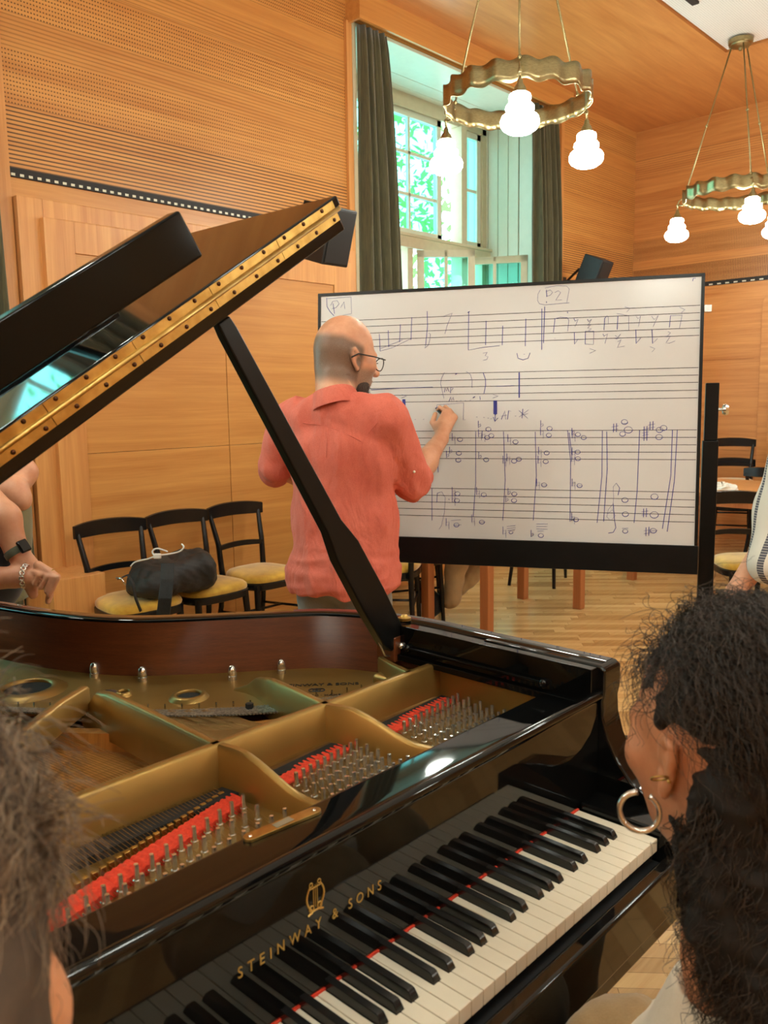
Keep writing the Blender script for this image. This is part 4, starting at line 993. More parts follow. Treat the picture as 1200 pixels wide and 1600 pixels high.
for i in range(15):
    row = []
    for j in range(22):
        th_, ph_ = PI*(i+.5)/15, 2*PI*j/22; r_ = .055*(1+.35*math.sin(3.1*ph_+i)*math.sin(2.3*th_+j*.7)+.2*rng.random())
        row.append((c[0]+r_*1.2*math.sin(th_)*math.cos(ph_), c[1]+r_*1.5*math.sin(th_)*math.sin(ph_), max(.7405, c[2]+.7*r_*math.cos(th_))))
    rows.append(row)
tag(mb.grid(rows, closeu=True).build('crumpled_tissue', M['paper'], loc=(6.18, 1.83, .741)), 'crumpled white tissue lying on the table right of the whiteboard', 'tissue')
tag(MB().box((6.10, 1.30, .7402), (6.40, 1.52, .7412)).build('paper_sheet', M['paper'], loc=(6.2, 1.4, .7402)), 'white paper sheet lying on the right table near the edge of the photo', 'paper')
tag(MB().tube([(6.15, 1.62, .745), (6.22, 1.50, .745)], .005, 8).build('pen', M['black_mat'], loc=(6.18, 1.56, .745)), 'black pen lying beside the tissue on the right table', 'pen')

# ================================================================== BAG AND CABLE ON THE CHAIRS
def sdf_mesh(name, prims, lo, hi, h, mat, parent=None, k=.02, extra=None, loc=None, label=None, sub=(), attrs=None):
    """one continuous surface around blended solids (surface nets)"""
    lo = np.array(lo, float); hi = np.array(hi, float)
    n = np.ceil((hi-lo)/h).astype(int)+1
    D = np.full(n, 1e3, np.float32)
    gx = [lo[i]+h*np.arange(n[i]) for i in range(3)]
    def region(bl, bh):
        i0 = np.maximum(0, np.floor((bl-lo)/h).astype(int)); i1 = np.minimum(n, np.ceil((bh-lo)/h).astype(int)+1)
        if np.any(i1 <= i0): return None
        X, Y, Z = np.meshgrid(*[gx[i][i0[i]:i1[i]] for i in range(3)], indexing='ij')
        return tuple(slice(i0[i], i1[i]) for i in range(3)), np.stack([X, Y, Z], -1)
    def ev(p, Q):
        if p[0] == 'c':
            a, b = np.array(p[1], float), np.array(p[3], float); ra, rb = p[2], p[4]
            ab = b-a; t = np.clip(((Q-a)@ab)/max(1e-9, ab@ab), 0, 1)
            d = np.linalg.norm(Q-a-t[..., None]*ab, axis=-1)-(ra+(rb-ra)*t)
        elif p[0] == 'e':
            c, r = np.array(p[1], float), np.array(p[2], float); q = Q-c
            if len(p) > 3 and p[3] is not None: q = q@np.array(p[3], float).T
            k0 = np.linalg.norm(q/r, axis=-1); k1 = np.linalg.norm(q/(r*r), axis=-1); d = k0*(k0-1)/np.maximum(k1, 1e-9)
        elif p[0] == 'b':
            c, r = np.array(p[1], float), np.array(p[2], float); q = Q-c
            if len(p) > 3 and p[3] is not None: q = q@np.array(p[3], float).T
            rr_ = p[4] if len(p) > 4 else .01
            w_ = np.abs(q)-(r-rr_); d = np.linalg.norm(np.maximum(w_, 0), axis=-1)+np.minimum(w_.max(-1), 0)-rr_
        return d
    def bounds(p):
        if p[0] == 'c': R_ = max(p[2], p[4]); return np.minimum(p[1], p[3])-R_, np.maximum(p[1], p[3])+R_
        R_ = float(np.linalg.norm(p[2])) if p[0] == 'b' else float(max(p[2])); return np.array(p[1])-R_, np.array(p[1])+R_
    for p in prims:
        kk = p[-1]['k'] if isinstance(p[-1], dict) else k
        q = p[:-1] if isinstance(p[-1], dict) else p
        bl, bh = bounds(q); rg = region(bl-kk-3*h, bh+kk+3*h)
        if rg is None: continue
        sl_, Q = rg; d = ev(q, Q); o_ = D[sl_]
        if kk > 0:
            hh = np.clip(.5+.5*(o_-d)/kk, 0, 1); D[sl_] = np.where(o_ > 100, d, o_*(1-hh)+d*hh-kk*hh*(1-hh))
        else: D[sl_] = np.minimum(o_, d)
    for p in sub:
        kk = p[-1]['k'] if isinstance(p[-1], dict) else .006
        q = p[:-1] if isinstance(p[-1], dict) else p
        bl, bh = bounds(q); rg = region(bl-kk-3*h, bh+kk+3*h)
        if rg is None: continue
        sl_, Q = rg; d = -ev(q, Q); o_ = D[sl_]; hh = np.clip(.5-.5*(o_-d)/kk, 0, 1); D[sl_] = o_*(1-hh)+d*hh+kk*hh*(1-hh)
    if extra is not None:
        near = np.abs(D) < .06
        idx = np.argwhere(near); Q = lo+idx*h
        D[near] += extra(Q).astype(np.float32)
    for ax_ in range(3):      # close at the box
        sl0 = [slice(None)]*3; sl0[ax_] = 0; D[tuple(sl0)] = np.maximum(D[tuple(sl0)], 1e-3); sl0[ax_] = -1; D[tuple(sl0)] = np.maximum(D[tuple(sl0)], 1e-3)
    ins = D < 0
    corners = [(i, j, kx) for i in (0, 1) for j in (0, 1) for kx in (0, 1)]
    cs = [ins[i:n[0]-1+i, j:n[1]-1+j, kx:n[2]-1+kx] for i, j, kx in corners]
    cnt = sum(c.astype(np.int8) for c in cs); act = (cnt > 0) & (cnt < 8)
    cells = np.argwhere(act); ID = np.full(act.shape, -1, np.int64); ID[act] = np.arange(len(cells))
    vals = np.stack([D[cells[:, 0]+i, cells[:, 1]+j, cells[:, 2]+kx] for i, j, kx in corners], 1)
    acc = np.zeros((len(cells), 3)); num = np.zeros(len(cells))
    for a in range(8):
        for b in range(a+1, 8):
            ca, cb = np.array(corners[a]), np.array(corners[b])
            if np.abs(ca-cb).sum() != 1: continue
            va, vb = vals[:, a], vals[:, b]; cr = (va < 0) != (vb < 0)
            t = np.where(cr, va/np.where(cr, va-vb, 1), 0)
            acc[cr] += (ca+t[:, None]*(cb-ca))[cr]; num[cr] += 1
    V = lo+h*(cells+acc/num[:, None])
    F = []
    for ax_ in range(3):
        sa = [slice(None)]*3; sb_ = [slice(None)]*3; sa[ax_] = slice(0, n[ax_]-1); sb_[ax_] = slice(1, n[ax_])
        A_, B_ = ins[tuple(sa)], ins[tuple(sb_)]
        o1, o2 = (ax_+1) % 3, (ax_+2) % 3
        for flip in (0, 1):
            e = np.argwhere(A_ & ~B_ if flip == 0 else ~A_ & B_)
            e = e[(e[:, o1] > 0) & (e[:, o2] > 0) & (e[:, o1] < n[o1]-1) & (e[:, o2] < n[o2]-1)]
            q = []
            for d1, d2 in ((1, 1), (0, 1), (0, 0), (1, 0)):
                c = e.copy(); c[:, o1] -= d1; c[:, o2] -= d2; q.append(ID[c[:, 0], c[:, 1], c[:, 2]])
            q = np.stack(q, 1); F.append(q if flip == 0 else q[:, ::-1])
    F = np.concatenate(F); F = F[(F >= 0).all(1)]
    off = np.zeros(3); pp = parent
    while pp is not None: off += np.array(pp.location); pp = pp.parent
    if loc is not None: off += np.array(loc)
    me = bpy.data.meshes.new(name); me.from_pydata((V-off).tolist(), [], F.tolist())
    for mm in (mat if isinstance(mat, (list, tuple)) else [mat]): me.materials.append(mm)
    if attrs is not None:
        for nm, val in attrs(V).items():
            me.attributes.new(nm, 'FLOAT', 'POINT').data.foreach_set('value', np.clip(val, 0, 1).astype(np.float32))
    me.polygons.foreach_set('use_smooth', [True]*len(F))
    o = bpy.data.objects.new(name, me); COL.objects.link(o)
    if loc is not None: o.location = loc
    if parent is not None: o.parent = parent
    if label: o['label'] = label
    sm = o.modifiers.new('relax', 'SMOOTH'); sm.iterations = 2; sm.factor = .5
    return o
_wd = rng.normal(size=(24, 3)); _wp = rng.random(24)*6.28
def folds(Q, f=18, amp=.006, aniso=(1, 1, 1), seed=0):
    s_ = np.zeros(len(Q)); Qa = Q*np.array(aniso)
    for i in range(8):
        w_ = _wd[(i+seed*5) % 24]; w_ = w_/np.linalg.norm(w_)
        s_ += np.sin(Qa@w_*f*(.7+.18*i)+_wp[(i+seed*3) % 24]+1.7*np.sin(Qa@_wd[(i+9+seed) % 24]*f*.25))
    return amp*s_/3.0
M['nylon'] = plain('black_nylon', (.013, .013, .014, 1), .62, var=.4, vs=60, bump=.25)
bag = thing('shoulder_bag', 'black soft bag lying across the two left cafe chairs, its strap hanging down', 'bag', (2.36, 3.16, .49))
rb = np.array(Matrix.Rotation(-.06, 3, 'Z'))
sdf_mesh('bag_body', [('b', (2.33, 3.14, .575), (.20, .125, .085), rb, .06), ('e', (2.20, 3.12, .555), (.12, .12, .07)), ('e', (2.47, 3.16, .595), (.11, .11, .095))], (1.98, 2.92, .45), (2.70, 3.36, .74), .007, M['nylon'], bag, .05, lambda Q: folds(Q, 26, .008)+folds(Q, 70, .004, (1, 1, 2), 1))
q = [far(250, 868, 3.6), far(262, 880, 3.50), far(262, 905, 3.47), far(258, 935, 3.45), far(255, 962, 3.46)]
mb = MB()
for a_, b_ in zip(q[:-1], q[1:]):
    mid = (a_+b_)/2; d_ = b_-a_; mb.obox(mid, CR*.028, d_/2*1.04, CF*.004)
mb.build('flap_strap', M['nylon'], bag, bevel=.003)
q = [far(185, 905, 3.5), far(200, 898, 3.47), far(208, 912, 3.46), far(212, 935, 3.46), far(220, 955, 3.48)]
MB().tube(q, .008, 6, flat=.4).build('shoulder_strap', M['nylon'], bag, smooth=True)
MB().tube([far(182, 903, 3.49), far(190, 904, 3.46), far(196, 914, 3.46)], .004, 6).build('zip_pull', M['chrome'], bag, smooth=True)
q = [far(204, 885, 3.50), far(212, 878, 3.50), far(232, 873, 3.50), far(246, 868, 3.50), (far(262, 866, 3.50)), far(280, 862, 3.52), far(287, 855, 3.53), far(284, 850, 3.54)]
cb = MB().tube(spline(q, 6).tolist(), .0035, 6).tube(spline([far(243, 870, 3.50), far(238, 862, 3.51), far(246, 857, 3.52), far(262, 862, 3.52)], 6).tolist(), .0035, 6)
M['white_plastic'] = plain('white_plastic', srgb(228, 226, 222), .4, var=.03)
cab = tag(cb.build('charging_cable', M['white_plastic'], loc=tuple(far(245, 870, 3.5)), smooth=True), 'white charging cable with a small plug lying on the black bag', 'cable')
MB().obox(far(246, 869, 3.485), CR*.014, CU*.011, CF*.012).build('plug', M['white_plastic'], cab, bevel=.004)
# ================================================================== PEOPLE
def skin_mat(name, c0, c1):
    m = NT(name); f = m.noise(m.coord(), 14, 5, .65)
    m.set(Base_Color=m.ramp(f, [(.3, c0), (.7, c1)]), Roughness=.48, Subsurface_Weight=.12, Subsurface_Radius=(.012, .005, .003)); m.b.inputs['Subsurface Scale'].default_value = .3
    g = m.noise(m.coord(), 300, 2, .6); m.bump(g, .12, .001); return m.mat
M['skin'] = skin_mat('skin', srgb(206, 142, 108), srgb(228, 172, 138))
M['skin_b'] = skin_mat('skin_tan', srgb(186, 122, 84), srgb(214, 152, 112))
def cloth(name, c0, c1, scale=300, rough=.85, bump=.25):
    m = NT(name); f = m.noise(m.coord(), 10, 5, .6); g = m.noise(m.coord(), scale, 2, .6)
    m.set(Base_Color=m.ramp(m.math('ADD', m.math('MULTIPLY', f, .7), m.math('MULTIPLY', g, .3)), [(.3, c0), (.7, c1)]), Roughness=rough, Sheen_Weight=.25); m.bump(g, bump, .002); return m.mat
m = NT('salmon_linen'); f = m.noise(m.coord(), 10, 5, .6); g = m.noise(m.coord(), 320, 2, .6); wr_ = m.noise(m.coord(scale=(7, 7, 3)), 1.8, 3, .55, .5)
m.set(Base_Color=m.ramp(m.math('ADD', m.math('MULTIPLY', f, .6), m.math('MULTIPLY', g, .4)), [(.3, srgb(206, 96, 78)), (.7, srgb(230, 126, 106))]), Roughness=.85)
m.bump(m.math('ADD', m.math('MULTIPLY', wr_, 1.0), m.math('MULTIPLY', g, .03)), .6, .035); M['salmon'] = m.mat
M['greyjeans'] = cloth('grey_trousers', srgb(104, 104, 104), srgb(140, 136, 128))
M['khaki'] = cloth('khaki_cotton', srgb(150, 122, 82), srgb(182, 152, 108))
M['olive'] = cloth('olive_cotton', srgb(100, 96, 62), srgb(132, 126, 88))
M['navy'] = cloth('dark_navy_cloth', srgb(20, 24, 32), srgb(34, 38, 48))
M['white_cloth'] = cloth('off_white_cotton', srgb(222, 212, 190), srgb(240, 232, 214))
M['shoe'] = cloth('black_shoe', srgb(18, 18, 20), srgb(34, 34, 36))
m = NT('striped_shirt'); p = m.xyz(m.coord()); q = m.math('MULTIPLY', m.math('ARCTAN2', p[1], p[0]), .115)
fr = m.math('FRACT', m.math('DIVIDE', q, .024)); ln = m.math('LESS_THAN', m.math('ABSOLUTE', m.math('SUBTRACT', fr, .5)), .13)
tx = m.math('GREATER_THAN', m.math('FRACT', m.math('DIVIDE', p[2], .006)), .3)
m.set(Base_Color=m.mix(m.math('MULTIPLY', ln, m.math('ADD', m.math('MULTIPLY', tx, .5), .4)), srgb(228, 222, 210), srgb(36, 42, 70)), Roughness=.85); M['stripes'] = m.mat
m = NT('cropped_hair'); f = m.noise(m.coord(), 420, 3, .7)
m.set(Base_Color=m.ramp(f, [(.35, srgb(104, 80, 62)), (.65, srgb(168, 128, 100))]), Roughness=.7); M['cropped'] = m.mat
m = NT('beard'); f = m.noise(m.coord(scale=(1, 1, .3)), 300, 3, .7)
m.set(Base_Color=m.ramp(f, [(.35, srgb(44, 34, 30)), (.65, srgb(92, 76, 66))]), Roughness=.7); m.bump(f, .6, .004); M['beard'] = m.mat
m = NT('grey_stubble'); f = m.noise(m.coord(), 420, 3, .7)
m.set(Base_Color=m.ramp(f, [(.35, srgb(150, 118, 96)), (.65, srgb(200, 156, 126))]), Roughness=.65); M['stubble'] = m.mat
def masked_skin(name, base0, base1, masks):
    m = NT(name); f = m.noise(m.coord(), 14, 5, .65); col = m.ramp(f, [(.3, base0), (.7, base1)])
    grain = m.noise(m.coord(), 380, 3, .7)
    for attr, c0, c1 in masks:
        at_ = m.n('ShaderNodeAttribute', attribute_name=attr); mc = m.ramp(grain, [(.35, c0), (.65, c1)])
        k = m.math('MULTIPLY', at_.outputs['Fac'], m.math('ADD', .55, m.math('MULTIPLY', grain, .8))); k.node.use_clamp = True
        col = m.mix(k, col, mc)
    m.set(Base_Color=col, Roughness=.45, Subsurface_Weight=.1, Subsurface_Radius=(.012, .005, .003)); m.b.inputs['Subsurface Scale'].default_value = .3
    m.bump(m.noise(m.coord(), 300, 2, .6), .12, .001); return m.mat
M['man_skin'] = masked_skin('man_skin', srgb(206, 142, 108), srgb(228, 172, 138), [('cropped', srgb(84, 66, 54), srgb(140, 110, 90)), ('stubble', srgb(126, 104, 88), srgb(182, 148, 124)), ('beard', srgb(40, 32, 28), srgb(84, 68, 58))])
def hairmat(name, c0, c1, rough=.5):
    m = NT(name); hi_ = m.n('ShaderNodeHairInfo')
    m.set(Base_Color=m.ramp(hi_.outputs['Random'], [(0, c0), (1, c1)]), Roughness=rough); return m.mat
M['hair_dark'] = hairmat('dark_curly_hair', srgb(20, 15, 11), srgb(62, 48, 36))
M['hair_taupe'] = hairmat('taupe_hair', srgb(74, 56, 40), srgb(146, 122, 96), .6)
M['hair_base'] = plain('hair_undermass', srgb(24, 19, 15), .8, var=.4, vs=40)
M['hair_base_t'] = plain('hair_undermass_taupe', srgb(74, 58, 44), .8, var=.35, vs=30)
def hair_curves(name, strands, r, mat, parent):
    n = len(strands); k = len(strands[0]); P = np.array(strands, np.float32).reshape(-1, 3)
    off = np.zeros(3); p = parent
    while p is not None: off += np.array(p.location); p = p.parent
    hc = bpy.data.hair_curves.new(name); hc.add_curves([k]*n)
    hc.attributes['position'].data.foreach_set('vector', (P-off).astype(np.float32).ravel())
    ra = hc.attributes.get('radius') or hc.attributes.new('radius', 'FLOAT', 'POINT')
    tp = np.tile(np.linspace(1, .35, k), n)*r
    ra.data.foreach_set('value', tp.astype(np.float32)); hc.materials.append(mat)
    o = bpy.data.objects.new(name, hc); COL.objects.link(o); o.parent = parent
    return o
UZ = np.array([0, 0, 1.])
def frame_of(yaw, tilt=0, roll=0):
    f = np.array([math.cos(yaw)*math.cos(tilt), math.sin(yaw)*math.cos(tilt), -math.sin(tilt)]); r = np.array([math.sin(yaw), -math.cos(yaw), 0]); u = np.cross(r, f)
    return r, f, u
def head_prims(c, yaw, tilt=0, s=1.0, flare=.42):
    r, f, u = frame_of(yaw, tilt); A = np.array([r, f, u]); c = np.array(c)
    def L(x, y, z): return c+s*(x*r+y*f+z*u)
    pr = [('e', L(0, -.008, .012), s*np.array([.079, .098, .105]), A), ('e', L(0, .035, -.05), s*np.array([.062, .062, .078]), A), ('e', L(0, .056, -.106), s*np.array([.034, .030, .028]), A),
          ('e', L(0, .083, .006), s*np.array([.045, .016, .014]), A, {'k': .02}), ('c', L(0, .092, -.008), s*.010, L(0, .114, -.043), s*.014, {'k': .012}), ('e', L(-.012, .100, -.046), s*np.array([.010, .010, .008]), A, {'k': .006}), ('e', L(.012, .100, -.046), s*np.array([.010, .010, .008]), A, {'k': .006}),
          ('e', L(0, .089, -.074), s*np.array([.026, .012, .006]), A, {'k': .006}), ('e', L(0, .087, -.084), s*np.array([.022, .011, .007]), A, {'k': .006}),
          ('e', L(.045, .062, -.030), s*np.array([.022, .022, .020]), A), ('e', L(-.045, .062, -.030), s*np.array([.022, .022, .020]), A)]
    sub = [('e', L(.034, .096, -.012), s*np.array([.016, .012, .010]), A), ('e', L(-.034, .096, -.012), s*np.array([.016, .012, .010]), A)]
    for sx in (1, -1):
        pr.append(('e', L(sx*.031, .078, -.012), s*np.array([.013, .012, .012]), A, {'k': .004}))
        w_ = -f*math.cos(flare)+r*sx*math.sin(flare); w_ /= np.linalg.norm(w_); nn_ = np.cross(w_, u); e0 = L(sx*.0765, .006, -.020); ue = u*.96+w_*.26; E = lambda a, b: e0+s*(a*w_+b*ue)
        hx_ = [E(-.003, .006), E(-.001, .022), E(.009, .0315), E(.0195, .027), E(.0235, .012), E(.020, -.006), E(.013, -.020), E(.006, -.030)]
        for q0_, q1_ in zip(hx_[:-1], hx_[1:]): pr.append(('c', q0_, s*.0052, q1_, s*.0052, {'k': .002}))
        pr += [('e', E(.009, .0), s*np.array([.0145, .027, .0030]), np.array([w_, u, nn_]), {'k': .004}), ('e', E(.006, -.030), s*np.array([.0085, .0095, .005]), np.array([w_, u, nn_]), {'k': .005}), ('c', E(-.003, -.012), s*.0045, E(-.001, -.020), s*.005, {'k': .004}), ('c', E(.006, .016), s*.003, E(.014, -.008), s*.003, {'k': .003})]
        sub.append(('e', E(.003, -.006)+r*sx*s*.006+f*s*.003, s*np.array([.009, .013, .007]), np.array([w_, u, nn_]), {'k': .002}))
    return pr, sub, L, A
def on_mesh(o, px, py, lift=.002):
    M_ = o.matrix_world; off = np.zeros(3); p = o
    while p is not None: off += np.array(p.location); p = p.parent
    d = Vector(ray(px, py)).normalized(); ok, loc, nor, i = o.ray_cast(Vector(CAM-off), d)
    return (np.array(loc)+off+np.array(nor)*lift, np.array(nor)) if ok else (None, None)
def shoe(mb_sole, base, yaw, parent, mat):
    r, f, u = frame_of(yaw); A = np.array([r, f, u]); base = np.array(base)
    o = sdf_mesh('shoe', [('e', base+f*.08+u*.045, (.045, .10, .04), A), ('e', base-f*.02+u*.05, (.042, .07, .05), A)], base-np.array([.2, .2, -.022]), base+np.array([.2, .2, .13]), .008, mat, parent, .03)
    P = []
    for k in range(24):
        a = 2*PI*k/24; P.append(base+f*(.045+.125*math.sin(a))+r*.045*math.cos(a)*(1 if math.sin(a) > 0 else .9))
    MB().grid([[p+u*.0 for p in P], [p+u*.026 for p in P]], closeu=True).build('sole', mb_sole, o, smooth=True, sharp=40)
    return o

def hair_cap(parent, L, c, A, mat, s=1.0):
    return sdf_mesh('hair', [('e', L(0, -.022, .030), s*np.array([.088, .098, .103]), A), ('e', L(0, -.060, -.03), s*np.array([.074, .055, .08]), A)], c-.19, c+np.array([.19, .19, .22]), .0085, mat, parent, .03, lambda Q: folds(Q, 80, .004), sub=[('e', L(0, .085, -.035), s*np.array([.075, .065, .085]), A, {'k': .012})])
def legs(q, yaw, w=.085):
    r, f, u = frame_of(yaw); o = []
    for sx in (-1, 1): o += [('c', q+r*sx*w+UZ*.86, .085, q+r*sx*w*1.05+f*.01+UZ*.48, .055), ('c', q+r*sx*w*1.05+f*.01+UZ*.48, .052, q+r*sx*w*1.1+UZ*.08, .036)]
    return o
def trouser_legs(q, yaw, w=.085):
    r, f, u = frame_of(yaw); o = [('e', q+UZ*.90, (.175, .145, .15))]
    for sx in (-1, 1): o += [('c', q+r*sx*w+UZ*.84, .098, q+r*sx*w*1.05+f*.01+UZ*.48, .076), ('c', q+r*sx*w*1.05+f*.01+UZ*.48, .074, q+r*sx*w*1.1+UZ*.06, .062)]
    return o
# ------------------------------------------------------------------ the man writing on the board
tm = 2.98
O = far(533, 760, tm); mx_, my_ = O[0], O[1]
man = thing('person', 'bald bearded man in salmon linen shirt and glasses, seen from behind, writing on the whiteboard', 'person', (mx_, my_, 0))
rt, ft, _ = frame_of(math.radians(25)); TA = np.array([rt, ft, UZ])
def Tp(r, f, z): return np.array([mx_, my_, 0])+r*rt+f*ft+z*UZ
hyaw = math.radians(-17)
HS = 1.14; hc = far(540, 553, tm)
hp, hs, HL, HA = head_prims(hc, hyaw, .15, HS, .14)
elb = far(643, 752, 3.04); wri = far(689, 686, 3.25); shR = Tp(.185, .0, 1.385); shL = Tp(-.185, .0, 1.385); elL = far(431, 726, 3.10)
K = lambda x, y, t: far(x, y, t)
body = hp+[('c', HL(0, -.035, -.06), .066, Tp(0, -.03, 1.44), .072), ('e', Tp(0, 0, 1.28), (.17, .10, .18), TA), ('e', Tp(0, 0, 1.02), (.16, .11, .2), TA), ('c', shR, .05, elb, .045), ('c', elb, .046, K(664, 722, 3.13), .044), ('c', K(664, 722, 3.13), .044, wri, .029),
     ('c', shL, .05, elL, .045), ('c', elL, .043, Tp(-.14, .22, 1.10), .032), ('e', Tp(-.11, .26, 1.10), (.045, .05, .03), TA),
     ('c', Tp(-.09, 0, .85), .08, Tp(-.1, .02, .48), .055), ('c', Tp(-.1, .02, .48), .05, Tp(-.1, 0, .08), .04), ('c', Tp(.09, 0, .85), .08, Tp(.1, .02, .48), .055), ('c', Tp(.1, .02, .48), .05, Tp(.1, 0, .08), .04),
     ('c', wri, .027, K(693, 668, 3.28), .030, {'k': .012}), ('c', K(691, 664, 3.285), .020, K(701, 646, 3.30), .016, {'k': .010}), ('c', K(699, 668, 3.28), .019, K(710, 652, 3.295), .014, {'k': .010}), ('c', K(685, 668, 3.285), .017, K(696, 644, 3.30), .014, {'k': .010})]
for k0, k1, k2 in (((696, 642, 3.300), (687, 636, 3.328), (683, 641, 3.345)), ((703, 642, 3.302), (696, 635, 3.332), (689, 643, 3.342)), ((708, 647, 3.300), (703, 640, 3.330), (696, 649, 3.338)), ((712, 654, 3.296), (710, 648, 3.322), (703, 656, 3.328))):
    body += [('c', K(*k0), .0080, K(*k1), .0076, {'k': .001}), ('c', K(*k1), .0076, K(*k2), .0064, {'k': .001})]
body += [('c', K(684, 672, 3.275), .015, K(676, 660, 3.30), .0115, {'k': .008}), ('c', K(676, 660, 3.30), .0115, K(680, 647, 3.335), .0095, {'k': .003})]
def sst(x, a, b): t = np.clip((x-a)/(b-a), 0, 1); return t*t*(3-2*t)
def man_masks(V):
    q = (V-hc)@HA.T/HS; x, y, z = q[:, 0], q[:, 1], q[:, 2]; rr_ = np.linalg.norm(q, axis=1); near = sst(rr_, .21, .18)
    top = .046-.30*np.maximum(0, y+.05)-.04*np.maximum(0, y+.02)
    cr_ = near*sst(z, top+.012, top-.016)*sst(z, -.115, -.075)*sst(y, .034, .016)*(1-sst(np.abs(x), .079, .083)*sst(y, -.03, -.01))
    sb_ = near*sst(y, .012, .030)*sst(z, -.030, -.055)*sst(np.abs(x), .012, .026)*(1-sst(np.abs(x), .080, .084))
    bd_ = near*sst(z, -.082, -.104)*sst(y, .030, .048)
    return {'cropped': cr_, 'stubble': sb_, 'beard': bd_}
lo_ = np.array([mx_-.55, my_-.5, .02]); hi_ = np.array([mx_+.72, my_+.45, 1.82])
mbody = sdf_mesh('body', body, lo_, hi_, .0043, M['man_skin'], man, .03, None, sub=hs, attrs=man_masks)
cuff = elb+(wri-elb)*.17
shirt = [('e', Tp(0, -.01, 1.26), (.205, .130, .20), TA), ('e', Tp(0, .02, 1.02), (.204, .156, .27), TA), ('e', Tp(0, .0, .83), (.214, .160, .17), TA), ('c', Tp(-.155, -.005, 1.385), .070, Tp(.155, -.005, 1.385), .070), ('c', Tp(-.10, -.03, 1.385), .055, Tp(.10, -.03, 1.385), .055), ('c', Tp(-.065, -.055, 1.425), .052, Tp(.065, -.055, 1.425), .052), ('c', Tp(0, -.035, 1.40), .080, Tp(0, -.034, 1.425), .078, {'k': .02}), ('c', Tp(-.16, -.01, 1.385), .056, Tp(-.045, -.03, 1.43), .050, {'k': .03}), ('c', Tp(.16, -.01, 1.38), .056, Tp(.045, -.03, 1.425), .048, {'k': .03}),
         ('c', shR, .082, elb, .066, {'k': .04}), ('c', elb, .066, cuff, .056, {'k': .03}), ('c', cuff-(wri-elb)*.10, .061, cuff, .059, {'k': .004}), ('c', shL, .080, elL, .062, {'k': .03}), ('c', elL, .064, elL+np.array([.02, .03, -.03]), .060, {'k': .01})]
def shirtfold(Q):
    def rdg(f, an, sd): return np.abs(folds(Q, f, 1.0, an, sd))
    d = .010*rdg(16, (1, 1, .30), 0)+.005*rdg(34, (1, 1, .45), 2)+folds(Q, 60, .0012, (1, 1, .8), 4)-.006
    low = np.clip((1.00-Q[:, 2])/.2, 0, 1); d += low*(.009*rdg(30, (.5, .5, 2.2), 3)-.004)
    ne = np.exp(-(np.linalg.norm(Q-elb, axis=1)/.15)**2); d += ne*(.010*rdg(40, (1, 1, 1.6), 1)-.004)
    return d
cols = [('b', Tp(0, 0, .60), (.5, .5, .165), TA, .01), ('c', Tp(0, -.034, 1.482), .066, HL(0, -.03, -.06), .076, {'k': .004}), ('c', cuff+(wri-elb)*.05, .049, wri, .049, {'k': .003})]
sh_o = sdf_mesh('shirt', shirt, lo_, hi_, .0062, M['salmon'], man, .05, shirtfold, sub=cols)
st_ = MB()
for pl in ([(452, 655), (475, 661), (500, 664), (525, 671), (548, 681), (565, 690)], [(604, 650), (588, 662), (574, 680), (566, 698), (570, 722), (582, 745)], [(512, 668), (511, 690), (510, 715)], [(532, 675), (533, 700), (533, 730)]):
    P = [on_mesh(sh_o, x, y, .0008)[0] for x, y in pl]; P = [p for p in P if p is not None]
    if len(P) > 2: st_.tube(spline(P, 5), .0013, 5)
st_.build('seam', M['salmon'], sh_o, smooth=True)
P = [HL(.076*math.sin(a)*1.0, -.035+.076*math.cos(a+PI), -.112+.012*math.cos(a)) for a in np.linspace(0, 2*PI, 25)]
n0_ = Tp(0, -.034, 1.458); nax = HL(0, -.035, -.06)-Tp(0, -.03, 1.44); nax /= np.linalg.norm(nax); nax = nax*.92+ft*-.12; nax /= np.linalg.norm(nax)
e1 = np.cross(nax, ft); e1 /= np.linalg.norm(e1); e2 = np.cross(nax, e1)
cr = []
for r__, h__ in ((.0870, -.050), (.0860, -.034), (.0840, -.018), (.0810, .0), (.0765, .016), (.0745, .017), (.0735, .008), (.0745, -.018)):
    cr.append([n0_+nax*(h__+.003*math.sin(3*a_))+r__*(math.cos(a_)*e1*1.0+math.sin(a_)*e2*1.04) for a_ in np.linspace(0, 2*PI, 41)[:-1]])
MB().grid(cr, closeu=True).build('collar_band', M['salmon'], sh_o, smooth=True)
cx_ = (wri-elb)/np.linalg.norm(wri-elb); c1_ = np.cross(cx_, UZ); c1_ /= np.linalg.norm(c1_); c2_ = np.cross(cx_, c1_); cr = []
for r__, h__ in ((.058, -.050), (.0645, -.046), (.0655, -.025), (.0645, -.004), (.0625, .002), (.056, .000), (.052, -.01)):
    cr.append([cuff+cx_*(h__+.004)+(r__+.0022*math.sin(5*a_+h__*90))*(math.cos(a_)*c1_+math.sin(a_)*c2_) for a_ in np.linspace(0, 2*PI, 37)[:-1]])
MB().grid(cr, closeu=True).build('rolled_cuff', M['salmon'], sh_o, smooth=True)
b_, _ = on_mesh(sh_o, 647, 737, .001)
if b_ is not None: MB().ball(b_, .005, 8, 6).build('button', M['ivory'], sh_o, smooth=True)
tr_ = [('e', Tp(0, .0, .84), (.165, .115, .12), TA), ('c', Tp(-.09, .0, .78), .086, Tp(-.10, .02, .46), .078), ('c', Tp(-.10, .02, .46), .078, Tp(-.10, 0, .07), .066), ('c', Tp(.09, .0, .78), .086, Tp(.10, .02, .46), .078), ('c', Tp(.10, .02, .46), .078, Tp(.10, 0, .07), .066)]
